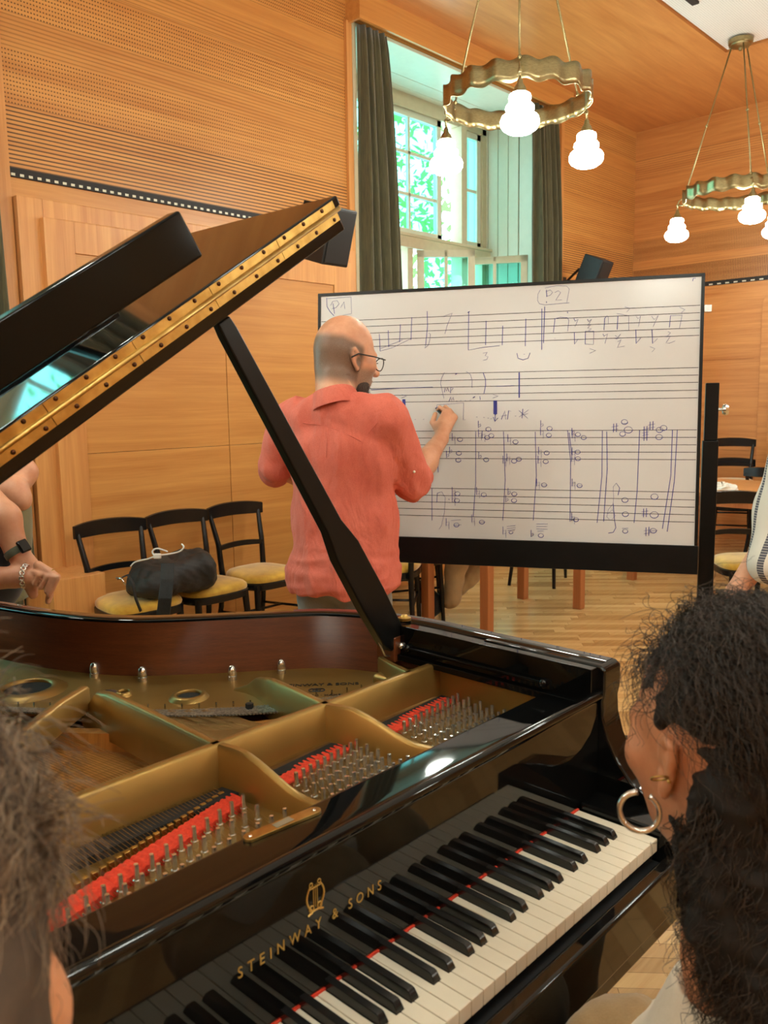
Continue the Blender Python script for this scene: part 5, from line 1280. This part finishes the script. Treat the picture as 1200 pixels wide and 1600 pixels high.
sdf_mesh('trousers', tr_, (mx_-.4, my_-.4, .05), (mx_+.4, my_+.4, .95), .009, M['greyjeans'], man, .02, lambda Q: folds(Q, 30, .005, (1, 1, 1.5)))
for sx in (-.1, .1): shoe(M['white_plastic'], Tp(sx, -.03, 0), math.radians(25), man, M['shoe'])
bc0 = HL(0, .060, -.118)
bd = [('e', bc0-UZ*.012, HS*np.array([.038, .034, .040]), HA), ('e', HL(.036, .046, -.100), HS*np.array([.022, .030, .030]), HA), ('e', HL(-.036, .046, -.100), HS*np.array([.022, .030, .030]), HA)]
sdf_mesh('beard', bd, hc-.26, hc+.26, .0045, M['beard'], man, .014, lambda Q: folds(Q, 90, .0012)-.001)
BS = []
for k in range(1500):
    n_ = rng.normal(size=3); n_ /= np.linalg.norm(n_)
    cen, rad = ((bc0-UZ*.012, (.038, .034, .040)), (HL(.036, .046, -.100), (.022, .030, .030)), (HL(-.036, .046, -.100), (.022, .030, .030)))[k % 3 if k % 5 else 0]
    p = cen+HS*(n_[0]*rad[0]*HA[0]+n_[1]*rad[1]*HA[1]+n_[2]*rad[2]*HA[2]); nw = n_@HA; d_ = nw*.5-UZ*.8+rng.normal(size=3)*.25; d_ /= np.linalg.norm(d_); L_ = .008+.008*random.random()
    BS.append([p-nw*.003, p+d_*L_*.5, p+d_*L_+UZ*-.001])
hair_curves('beard_hair', BS, .0004, M['hair_dark'], man)
gm = MB()
for sx in (1, -1):
    gm.tube([HL(sx*.086, -.022, -.018), HL(sx*.086, .0, -.004), HL(sx*.083, .06, -.004), HL(sx*.072, .104, -.006)], [.003, .0026, .0024, .0024], 6)
    gm.tube([HL(sx*(.036+.027*math.cos(a)), .110-.006*abs(math.cos(a)), -.018+.020*math.sin(a)) for a in np.linspace(0, 2*PI, 21)], .0019, 6)
gm.tube([HL(-.010, .113, -.012), HL(.010, .113, -.012)], .0018, 6)
gm.build('glasses', M['black_mat'], man, smooth=True)
pen = MB().tube([far(681, 638, 3.350), far(684, 641, 3.343)], [.002, .003], 8).tube([far(684, 641, 3.343), far(694, 651, 3.300)], .0052, 10)
tag(pen.build('marker_pen', M['black_mat'], loc=tuple(far(684, 641, 3.343))), "dark marker pen in the writing man's right hand, its tip on the whiteboard", 'pen')

# ------------------------------------------------------------------ seated person behind the board (legs show)
sx0, sy0 = 4.62, 3.16
C_ = thing('person', 'seated person behind the whiteboard, khaki trouser legs and a black sneaker showing below it', 'person', (4.6, 3.15, 0))
hip = far(650, 842, 5.5); fC = CR.copy(); fC[2] = 0; fC /= np.linalg.norm(fC); hcC = hip+UZ*.72+fC*.06; hpC, hsC, LC, AC = head_prims(hcC, math.atan2(fC[1], fC[0]))
kn1 = far(716, 862, 5.42); kn2 = far(762, 866, 5.60); an1 = far(705, 940, 5.42); an2 = far(720, 915, 5.58)
C_.location = (hip[0], hip[1], 0)
sdf_mesh('body', hpC+[('c', LC(0, -.03, -.08), .055, hip+UZ*.42, .07), ('e', hip+UZ*.25, (.15, .11, .26)), ('c', kn1, .05, an1, .035), ('c', kn2, .05, an2, .035), ('c', hip+np.array([-.15, -.1, .38]), .045, hip+np.array([-.1, -.28, .2]), .035), ('c', hip+np.array([.15, .1, .38]), .045, hip+np.array([.2, -.1, .2]), .035), ('e', hip+np.array([.12, -.26, .2]), (.1, .05, .04)), ('c', hip, .08, kn1, .06), ('c', hip, .08, kn2, .06)], hip+np.array([-.6, -.75, -.5]), hip+np.array([.8, .6, .9]), .011, M['skin'], C_, .03, sub=hsC)
sdf_mesh('trousers', [('e', hip, (.17, .17, .12)), ('c', hip+np.array([-.05, -.05, 0]), .09, kn1, .078), ('c', kn1, .076, an1+UZ*.02, .064), ('c', hip+np.array([.05, .05, 0]), .09, kn2, .078), ('c', kn2, .078, an2, .06)], hip+np.array([-.5, -.75, -.47]), hip+np.array([.8, .5, .25]), .008, M['khaki'], C_, .02, lambda Q: folds(Q, 34, .006, (1, 1, 1.4)))
sdf_mesh('jumper', [('e', hip+UZ*.25, (.18, .14, .30)), ('c', hip+np.array([-.12, -.08, .46]), .07, hip+np.array([.12, .08, .46]), .07)], hip+np.array([-.45, -.45, -.1]), hip+np.array([.45, .45, .66]), .012, M['navy'], C_, .05)
sdf_mesh('hair', [('e', LC(0, -.02, .03), (.09, .1, .1))], hcC-.2, hcC+np.array([.2, .2, .25]), .012, M['hair_base'], C_, .02)
heel = far(640, 914, 5.46); toe = far(662, 966, 5.42); dv = (toe-heel)/np.linalg.norm(toe-heel); nv = np.cross(dv, CF); nv /= np.linalg.norm(nv)
if nv@CR < 0: nv = -nv
A_ = np.array([dv, nv, np.cross(dv, nv)]); md_ = (heel+toe)/2
so = sdf_mesh('sneaker', [('e', md_+nv*.055+dv*.01, (.125, .058, .050), A_), ('e', md_+nv*.085+dv*.045, (.085, .075, .048), A_), ('e', heel+dv*.07+nv*.07, (.07, .06, .045), A_)], md_-.28, md_+.28, .008, M['shoe'], C_, .03)
rows = []
for k in range(24):
    a = 2*PI*k/24; rows.append(md_+dv*.145*math.cos(a)+A_[2]*.048*math.sin(a))
MB().grid([[p-nv*.004 for p in rows], [p+nv*.022 for p in rows]], closeu=True).add([tuple(p-nv*.004) for p in rows], [tuple(range(24))]).build('white_sole', M['white_plastic'], so, smooth=True, sharp=40)

# ------------------------------------------------------------------ two people at the left edge, behind the tail of the piano
PA = thing('person', 'person at the left edge behind the piano, clasped hands with watch and bracelet', 'person', tuple(far(-150, 900, 2.45)[:2])+(0,))
ta = 2.42
def A6(x, y, t=ta): return far(x/6.4, 710+y/6.4, t)
pa = np.array(PA.location); shA = pa+np.array([.12, -.1, 1.42]); 
hpA, hsA, LA, AA = head_prims(pa+np.array([0, 0, 1.62]), math.radians(20))
bodyA = hpA+[('c', LA(0, -.03, -.08), .058, pa+UZ*1.40, .07), ('e', pa+UZ*1.15, (.17, .14, .3)), *legs(pa, math.radians(20)),
    ('c', A6(-260, 330, ta+.05), .050, A6(40, 640), .046), ('c', A6(40, 640), .046, A6(165, 960), .033), ('c', A6(165, 960), .031, A6(230, 1060), .031, {'k': .012}), ('e', A6(330, 1150), (.046, .027, .024), np.array([CR*.8-CU*.6, CU*.8+CR*.6, CF])),
    ('c', A6(-330, 1250, ta-.03), .040, A6(150, 1230, ta-.03), .030), ('c', A6(150, 1230, ta-.03), .029, A6(330, 1240, ta-.03), .026, {'k': .01}),
    ('c', A6(-260, 330, ta+.05), .05, shA, .06), ('c', A6(-330, 1250, ta-.03), .042, pa+np.array([-.05, -.2, 1.38]), .055)]
for a, b, c in (((330, 1180), (395, 1205), (345, 1300)), ((400, 1180), (468, 1225), (405, 1335)), ((440, 1170), (528, 1235), (460, 1375)), ((470, 1160), (575, 1235), (490, 1420))):
    bodyA += [('c', A6(*a, ta-.040), .0088, A6(*b, ta-.054), .0084, {'k': .001}), ('c', A6(*b, ta-.054), .0084, A6(*c, ta-.052), .0074, {'k': .001})]
bodyA += [('c', A6(380, 1110, ta-.03), .014, A6(500, 1180, ta-.04), .012, {'k': .006}), ('c', A6(500, 1180, ta-.04), .012, A6(575, 1225, ta-.035), .010, {'k': .004}), ('c', A6(500, 1400, ta-.03), .011, A6(480, 1470, ta-.03), .009, {'k': .004}), ('c', A6(300, 1290, ta-.02), .020, A6(330, 1400, ta-.02), .014, {'k': .01})]
xs = np.array([pa-.5, pa+.75]); sdf_mesh('body', bodyA, (pa[0]-.4, pa[1]-.75, .05), (pa[0]+.62, pa[1]+.35, 1.78), .0046, M['skin'], PA, .02, sub=hsA)
sdf_mesh('trousers', trouser_legs(pa, math.radians(20)), pa+np.array([-.4, -.4, .05]), pa+np.array([.4, .4, 1.08]), .011, M['navy'], PA, .02)
sdf_mesh('shirt', [('e', pa+UZ*1.2, (.2, .17, .30)), ('c', A6(-260, 330, ta+.05), .062, shA, .075), ('c', shA, .07, pa+np.array([-.1, .1, 1.42]), .07), ('e', A6(-150, 1100, ta+.10), (.12, .12, .16))], pa+np.array([-.5, -.75, .75]), pa+np.array([.6, .4, 1.6]), .011, M['navy'], PA, .05)
wc = A6(175, 975); wd_ = A6(230, 1060)-A6(100, 860); wd_ /= np.linalg.norm(wd_)
wt = MB(); wt.lathe([(.036, -.011), (.0375, -.008), (.0375, .008), (.036, .011)], wc, 28, ax=wd_, capt=False, capb=False); W_ = wt.build('watch_band', cloth('grey_green_strap', srgb(84, 92, 76), srgb(104, 112, 94)), PA, smooth=True)
sdv = CR*.80+CU*.25-CF*.55; sdv -= wd_*(sdv@wd_); sdv /= np.linalg.norm(sdv)
MB().obox(wc+sdv*.040, wd_*.019, np.cross(wd_, sdv)*.016, sdv*.006).build('watch_case', M['black_gloss'], W_, bevel=.004)
bc_ = A6(265, 1215, ta-.03); bdv = A6(330, 1240)-A6(100, 1232); bdv /= np.linalg.norm(bdv)
bm_ = MB()
for k in range(14): a = 2*PI*k/14; e1 = np.cross(bdv, UZ); e1 /= np.linalg.norm(e1); e2 = np.cross(bdv, e1); bm_.torus(bc_+.0325*(math.cos(a)*e1+math.sin(a)*e2), .006, .0025, bdv*.6+e1*math.cos(a)+e2*math.sin(a), 10, 6)
bm_.build('bracelet', M['chrome'], PA, smooth=True)
MB().torus(A6(512, 1188, ta-.04), .012, .002, A6(575, 1225)-A6(500, 1180), 16, 6).build('ring', M['gold'], PA, smooth=True)
MB().torus(A6(5, 690, ta-.05), .017, .004, -CF, 20, 6).build('tattoo_patch', M['stubble'], PA, smooth=True) if False else None
PB = thing('person', 'person in olive standing at the left edge with folded arms, behind the clasped hands', 'person', tuple(far(-70, 850, 2.95)[:2])+(0,))
pb_ = np.array(PB.location); hpB, hsB, LB, AB = head_prims(pb_+UZ*1.60, math.radians(10))
tb = 2.80
sdf_mesh('body', hpB+[('c', LB(0, -.03, -.08), .058, pb_+UZ*1.38, .07), ('e', pb_+UZ*1.15, (.15, .12, .3)), *legs(pb_, math.radians(10)), ('c', far(-70, 770, tb), .042, far(20, 768, tb), .054), ('e', far(33, 783, tb), (.034, .034, .034)), ('c', far(30, 752, tb+.06), .042, far(38, 738, tb+.08), .040), ('c', far(38, 738, tb+.08), .042, pb_+np.array([.12, -.12, 1.36]), .05), ('c', far(-70, 770, tb), .04, pb_+np.array([-.1, .1, 1.36]), .05)], pb_+np.array([-.5, -.6, .05]), pb_+np.array([.6, .4, 1.77]), .0075, M['skin'], PB, .025, sub=hsB)
sdf_mesh('shirt', [('e', pb_+UZ*1.2, (.18, .16, .28)), ('c', far(-32, 800, 2.9), .165, far(-32, 960, 2.9), .168), ('c', pb_+np.array([.12, -.12, 1.37]), .075, pb_+np.array([-.1, .1, 1.37]), .075)], pb_+np.array([-.5, -.6, .78]), pb_+np.array([.6, .4, 1.5]), .011, M['olive'], PB, .05, lambda Q: folds(Q, 26, .005))
sdf_mesh('trousers', trouser_legs(pb_, math.radians(10)), pb_+np.array([-.35, -.35, .0]), pb_+np.array([.35, .35, 1.0]), .011, M['olive'], PB, .02)

# ------------------------------------------------------------------ person in a striped shirt at the right edge
ts = 2.0; ps = far(1332, 800, ts)
PS = thing('person', 'standing person at the right edge in a white shirt with dark blue stripes', 'person', (ps[0], ps[1], 0))
q0 = np.array([ps[0], ps[1], 0]); hpS, hsS, LS, AS = head_prims(q0+UZ*1.62, math.radians(60)); rS, fS, _ = frame_of(math.radians(60)); shSL = q0-rS*.155+UZ*1.37; shSR = q0+rS*.155+UZ*1.37; elS = far(1210, 838, ts+.01); elSR = q0+rS*.22-fS*.03+UZ*1.07; wrSR = q0+rS*.17+fS*.20+UZ*.98
sdf_mesh('body', hpS+[('c', LS(0, -.03, -.08), .055, q0+UZ*1.40, .07), ('e', q0+UZ*1.15, (.12, .12, .3)), *legs(q0, math.radians(60)), ('c', shSL, .048, elS, .036), ('c', elS, .035, far(1150, 925, ts+.02), .024), ('c', far(1150, 925, ts+.02), .023, far(1136, 962, ts), .024, {'k': .01}), ('c', far(1138, 958, ts), .009, far(1128, 985, ts), .007, {'k': .003}), ('c', far(1141, 960, ts), .009, far(1134, 992, ts), .007, {'k': .003}), ('c', far(1144, 960, ts-.01), .009, far(1141, 994, ts-.01), .007, {'k': .003}), ('c', far(1148, 960, ts-.02), .008, far(1149, 990, ts-.02), .007, {'k': .003}), ('c', far(1130, 952, ts), .009, far(1122, 970, ts-.01), .008, {'k': .003}), ('c', shSR, .048, elSR, .036), ('c', elSR, .035, wrSR, .025), ('e', wrSR+fS*.05-UZ*.01, (.035, .045, .022)), *[('c', wrSR+fS*.08+rS*(.012*k-.018), .009, wrSR+fS*(.135-.006*abs(k-1))+rS*(.013*k-.02)-UZ*.02, .007, {'k': .002}) for k in range(4)], ('c', wrSR+fS*.03-rS*.025, .011, wrSR+fS*.08-rS*.05, .008, {'k': .004})], q0+np.array([-.35, -.4, .05]), q0+np.array([.4, .45, 1.78]), .0065, M['skin'], PS, .025, sub=hsS)
sdf_mesh('shirt', [('e', q0+UZ*1.20, (.165, .135, .24)), ('e', q0+UZ*1.0, (.165, .145, .20)), ('c', q0-rS*.13+UZ*1.38, .062, q0+rS*.13+UZ*1.38, .062), ('c', shSL, .066, shSL+(elS-shSL)*.75, .056), ('c', shSL+(elS-shSL)*.75, .056, far(1206, 880, ts-.02), .056), ('c', shSR, .066, shSR+(elSR-shSR)*.85, .056)], q0+np.array([-.35, -.4, .85]), q0+np.array([.4, .45, 1.52]), .0085, M['stripes'], PS, .04, lambda Q: folds(Q, 24, .004, (1, 1, .4)))
sdf_mesh('trousers', trouser_legs(q0, math.radians(60), .075), q0+np.array([-.3, -.3, 0]), q0+np.array([.3, .3, 1.02]), .012, M['navy'], PS, .02)

# ------------------------------------------------------------------ woman with dark curls at the lower right
tw = .90; wyaw = math.radians(70); _r3, _f3, _u3 = frame_of(wyaw, .10); hw_ = far(1030, 1200, .872)-1.03*(-.088*_r3+.0*_f3-.020*_u3)
PWm = thing('person', 'woman at the lower right with dark curly hair and a silver hoop earring', 'person', (hw_[0]+.02, hw_[1]-.05, 0))
hpW, hsW, LW, AW = head_prims(hw_, wyaw, .10, 1.03)
ear = far(1027, 1196, .865)
nb = far(1146, 1500, .93)
sh1 = far(1040, 1640, .98); sh2 = far(1330, 1640, .80); pel = far(1165, 1600, .92); pel[2] = .52; KN = far(985, 1600, 1.02)-UZ*.055
eA = np.array([CR*.35+CF*.94, CU, CR*.94-CF*.35])
bodyW = hpW+[('c', LW(0, -.005, -.07), .056, nb, .050), ('c', nb, .050, far(1165, 1640, .92), .06), ('c', far(1118, 1640, .95), .046, far(1290, 1650, .84), .048), ('c', far(1185, 1740, .92), .085, pel, .13), ('c', far(1122, 1660, .96), .045, far(1110, 1960, 1.02), .036), ('c', far(1310, 1690, .83), .05, far(1330, 2000, .86), .036), ('c', pel, .09, KN-UZ*.02, .07), ('c', KN-UZ*.02, .06, KN*np.array([1, 1, 0])+UZ*.08, .04)]
subW = hsW
sdf_mesh('body', bodyW, np.minimum(hw_, pel)-np.array([.30, .30, .43]), hw_+np.array([.36, .48, .15]), .0037, M['skin_b'], PWm, .025, sub=subW)
hoop = far(999, 1268, .868)
MB().torus(hoop, .0200, .0030, CF*.93+CR*.36, 36, 10, math.radians(25), math.radians(350)).build('hoop_earring', M['chrome'], PWm, smooth=True)
MB().torus(far(1030, 1216, .852), .0085, .0011, CF*.5+CU*.85, 20, 6).build('ear_cuff', M['gold'], PWm, smooth=True)
MB().ball(far(1045, 1221, .852), .0022, 8, 6).build('ear_stud', M['gold'], PWm, smooth=True)
sdf_mesh('top', [('c', far(1108, 1628, .95), .066, far(1290, 1645, .84), .070), ('c', far(1185, 1720, .92), .105, pel+UZ*.12, .15), ('c', far(1118, 1650, .96), .060, far(1112, 1850, 1.0), .05), ('c', nb-UZ*.045, .060, far(1150, 1640, .92), .08)], pel+np.array([-.45, -.40, .0]), hw_+np.array([.45, .45, -.15]), .008, M['white_cloth'], PWm, .04, lambda Q: folds(Q, 30, .004), sub=[('c', nb+UZ*.05, .090, nb-UZ*.010, .058, {'k': .004})])
kn = KN
sdf_mesh('trousers', [('e', pel, (.2, .2, .13)), ('c', pel+np.array([-.05, .03, .04]), .10, kn-UZ*.015, .082), ('c', kn-UZ*.015, .082, kn*np.array([1, 1, 0])+UZ*.08, .06), ('c', pel+np.array([.1, -.02, .04]), .10, kn+np.array([.2, -.05, -.02]), .08), ('c', kn+np.array([.2, -.05, -.02]), .08, (kn+np.array([.2, -.05, 0]))*np.array([1, 1, 0])+UZ*.08, .06)], pel+np.array([-.5, -.4, -.46]), pel+np.array([.7, .65, .35]), .010, M['khaki'], PWm, .03, lambda Q: folds(Q, 40, .004, (2, 2, .4)))
for p_, yw_ in ((KN, wyaw), (KN+np.array([.2, -.05, 0]), wyaw)): shoe(M['shoe'], (p_[0], p_[1], 0), yw_, PWm, M['shoe'])
# hair: a dark mass and thousands of curls flowing back and down
r_, f_, u_ = AW
mass = [('e', LW(.008, -.026, .022), 1.03*np.array([.091, .104, .114]), AW), ('e', LW(.045, -.075, -.06), np.array([.078, .070, .11]), AW), ('c', far(1138, 1230, .87), .058, far(1152, 1400, .875), .052), ('c', far(1152, 1400, .875), .052, far(1205, 1560, .87), .045), ('c', LW(.05, -.10, -.08), .075, far(1215, 1480, .86), .07), ('c', far(1205, 1400, .87), .07, far(1225, 1570, .85), .055)]
sdf_mesh('hair', mass, hw_+np.array([-.22, -.28, -.46]), hw_+np.array([.3, .26, .17]), .006, M['hair_base'], PWm, .04, lambda Q: folds(Q, 60, .006)+folds(Q, 130, .004, (1, 1, 1), 2), sub=[('e', LW(-.090, .060, -.050), np.array([.045, .070, .090]), AW, {'k': .01}), ('c', LW(-.092, -.004, -.002), .034, LW(-.090, .01, -.09), .036, {'k': .008})])
def curl(root, nrm, flow, L, cr, turns, k=20, stick=.6):
    P = []; ax1 = np.cross(flow, nrm); ax1 /= np.linalg.norm(ax1)+1e-9; ax2 = np.cross(flow, ax1); ph = random.random()*6.28; p = root.copy(); d = flow.copy()
    for i in range(k):
        t = i/(k-1); a = ph+turns*2*PI*t; w_ = min(1, t*4)
        P.append(p+cr*w_*(math.cos(a)*ax1+math.sin(a)*ax2)+nrm*cr*w_*.8)
        d = d*.9+np.array([0, 0, -.10])*t+(-nrm*stick*.05)*t; d /= np.linalg.norm(d); p = p+d*L/(k-1)
    return P
ST = []
for i in range(5200):
    th_ = math.acos(1-1.75*random.random()); ph = random.random()*2*PI
    n_ = np.array([math.sin(th_)*math.cos(ph), math.sin(th_)*math.sin(ph), math.cos(th_)])
    if n_[1] > .35 and n_[2] < .45: continue
    if n_[0] < -.40 and n_[2] < .12 and n_[1] > -.30: continue
    root = LW(.008+.094*n_[0], -.026+.107*n_[1], .022+.117*n_[2])
    nw = n_[0]*r_+n_[1]*f_+n_[2]*u_
    fl = (-f_*.75+r_*.35*(1 if n_[0] > -.8 else 1)-UZ*.55); fl -= nw*(fl@nw); fl += .35*rng.normal(size=3)*.5; fl -= nw*(fl@nw)*.8; fl /= np.linalg.norm(fl)+1e-9
    ST.append(curl(root+nw*.002*random.random(), nw, fl, .05+.07*random.random(), .0035+.004*random.random(), 1.2+2.2*random.random()))
for i in range(2600):
    t = random.random(); c0_ = far(1138, 1215, .87)*(1-t)+far(1175, 1500, .873)*t; a = random.random()*PI; n_ = -CF*math.sin(a)-CR*math.cos(a)
    ST.append(curl(c0_+n_*(.060-.010*t), n_, (-UZ+.25*rng.normal(size=3)+CR*.15)/1.05, .05+.06*random.random(), .0035+.004*random.random(), 1+2*random.random()))
for i in range(2600):     # the lower fall of hair
    t = random.random(); a = random.random()*2*PI; c0_ = LW(.05, -.10, -.06)*(1-t)+far(1222, 1540, .85)*t; rr_ = .082-.02*t
    n_ = CR*math.cos(a)-CF*abs(math.sin(a)); n_ /= np.linalg.norm(n_)
    ST.append(curl(c0_+n_*rr_, n_, (-UZ+.25*rng.normal(size=3))/1.05, .06+.08*random.random(), .004+.004*random.random(), 1+2*random.random()))
for px, py in ((1062, 1370), (1070, 1395), (1078, 1420), (1086, 1430), (1094, 1410), (1074, 1385), (1100, 1445), (1066, 1405), (1058, 1350)):
    for k in range(2): ST.append(curl(far(px+random.uniform(-4, 8), py+random.uniform(-8, 8), .866), -CF, (-UZ*.9-CR*.25*random.random()), .07+.04*random.random(), .005+.006*random.random(), .7+.7*random.random()))
for px, py in ((1026, 1062), (1020, 1100), (1034, 1035), (1022, 1130), (1050, 1000), (1028, 1112)):
    ST.append(curl(far(px+10, py, .88), -CR, (-UZ*.75-CR*.5+.2*rng.normal(size=3)), .05+.02*random.random(), .008+.004*random.random(), .9+.5*random.random()))
for k in range(150):
    a = random.random()*2.0+.55; root = hw_+CR*(-math.cos(a))*.104+CU*(math.sin(a)*.122+.01)
    ST.append(curl(root, CU*math.sin(a)-CR*math.cos(a), (rng.normal(size=3)*.6+CU*math.sin(a)*.4-CR*.3*math.cos(a)), .022+.025*random.random(), .004+.004*random.random(), .7+random.random()))
earc = LW(-.086, -.004, -.022)
ST = [q_ for q_ in ST if not (np.linalg.norm((np.array(q_)-earc)@np.array([CR, CU, CF]).T/np.array([.030, .046, .06]), axis=1) < 1).any()]
hair_curves('hair_curls', ST, .00042, M['hair_dark'], PWm)

# ------------------------------------------------------------------ the pianist at the lower left, only hair and cheek in the picture
tp_ = .50; hl_ = far(-214, 1405, tp_); lyaw = math.radians(58)
PL_ = thing('person', 'person at the lower left corner with taupe brown hair, sitting close at the keyboard', 'person', (hl_[0]-.02, hl_[1]-.12, 0))
hpL, hsL, LLh, AL = head_prims(hl_, lyaw, .15, 1.0)
pelL = np.array([hl_[0]-.06, hl_[1]-.22, .52])
sdf_mesh('body', hpL+[('c', LLh(0, -.02, -.08), .056, pelL+UZ*.44, .065), ('c', pelL+UZ*.38, .10, pelL, .13), ('c', pelL+np.array([-.15, .0, .40]), .05, pelL+np.array([.15, -.02, .40]), .05), ('e', far(38, 1575, .50), (.023, .023, .040)), ('c', far(30, 1590, .51), .022, hl_-UZ*.06, .05), ('c', pelL+np.array([.15, -.02, .40]), .045, pelL+np.array([.18, .0, .14]), .038), ('c', pelL+np.array([-.15, .0, .40]), .045, pelL+np.array([-.18, .1, .14]), .038), ('c', pelL+np.array([-.1, 0, 0]), .08, pelL+np.array([-.1, .34, 0]), .06), ('c', pelL+np.array([.1, 0, 0]), .08, pelL+np.array([.1, .34, 0]), .06), ('c', pelL+np.array([.1, .34, 0]), .06, pelL+np.array([.1, .36, -.44]), .04), ('c', pelL+np.array([-.1, .34, 0]), .06, pelL+np.array([-.1, .36, -.44]), .04)], pelL+np.array([-.4, -.3, -.48]), hl_+np.array([.3, .35, .14]), .0066, M['skin_b'], PL_, .03, sub=hsL)
sdf_mesh('jumper', [('c', pelL+UZ*.34, .135, pelL, .16), ('c', pelL+np.array([-.15, .0, .38]), .07, pelL+np.array([.15, -.02, .38]), .07)], pelL+np.array([-.35, -.3, -.14]), pelL+np.array([.35, .3, .47]), .012, M['navy'], PL_, .05)
massL = [('e', LLh(0, -.016, .022), np.array([.104, .112, .118]), AL), ('c', LLh(.05, -.06, -.05), .06, LLh(.045, -.055, -.15), .055), ('c', LLh(-.05, -.06, -.05), .06, LLh(-.045, -.055, -.15), .055)]
sdf_mesh('hair', massL, hl_+np.array([-.2, -.22, -.28]), hl_+np.array([.2, .2, .18]), .007, M['hair_base_t'], PL_, .04, lambda Q: folds(Q, 70, .005), sub=[('e', LLh(0, .115, -.06), np.array([.07, .08, .10]), AL)])
ST = []
rL, fL, uL = AL
for i in range(4200):
    th_ = math.acos(1-1.7*random.random()); ph = random.random()*2*PI; n_ = np.array([math.sin(th_)*math.cos(ph), math.sin(th_)*math.sin(ph), math.cos(th_)])
    if n_[1] > .5 and n_[2] < .4: continue
    root = LLh(.105*n_[0], -.016+.113*n_[1], .022+.119*n_[2]); nw = n_[0]*rL+n_[1]*fL+n_[2]*uL
    fl = -fL*.75-rL*.25-UZ*.55; fl -= nw*(fl@nw); fl += .2*rng.normal(size=3); fl /= np.linalg.norm(fl)
    ST.append(curl(root, nw, fl, .03+.05*random.random(), .002+.004*random.random(), .5+.9*random.random(), 14))
for k in range(60): ST.append(curl(far(70+random.uniform(-20, 8), 1290+random.uniform(-60, 60), .49), CR, (CR*.5+CU*random.uniform(-.4, .5)+.25*rng.normal(size=3)), .02+.03*random.random(), .003, .5, 14))
hair_curves('hair_strands', ST, .00045, M['hair_taupe'], PL_)
for sx_ in (-.1, .1): shoe(M['shoe'], (pelL[0]+sx_, pelL[1]+.34, 0), PI/2, PL_, M['shoe'])
for b_, o_ in ((pa, PA), (pb_, PB), (q0, PS)):
    for sx_ in (-.08, .08): shoe(M['shoe'], (b_[0]+sx_, b_[1]-sx_, 0), .3, o_, M['shoe'])
hair_cap(PA, LA, pa+UZ*1.62, AA, M['hair_base_t']); hair_cap(PB, LB, pb_+UZ*1.60, AB, M['hair_base']); hair_cap(PS, LS, q0+UZ*1.62, AS, M['hair_base_t'])
# piano bench under the pianist
bn = thing('piano_bench', 'black piano bench under the person at the lower left', 'bench', (pelL[0], pelL[1], 0))
MB().box((pelL[0]-.30, pelL[1]-.17, .33), (pelL[0]+.30, pelL[1]+.17, .385)).build('seat', M['black_satin'], bn, bevel=.012)
for sx in (-1, 1):
    for sy in (-1, 1): MB().box((pelL[0]+sx*.26-.02, pelL[1]+sy*.13-.02, 0), (pelL[0]+sx*.26+.02, pelL[1]+sy*.13+.02, .33)).build('leg', M['black_satin'], bn)
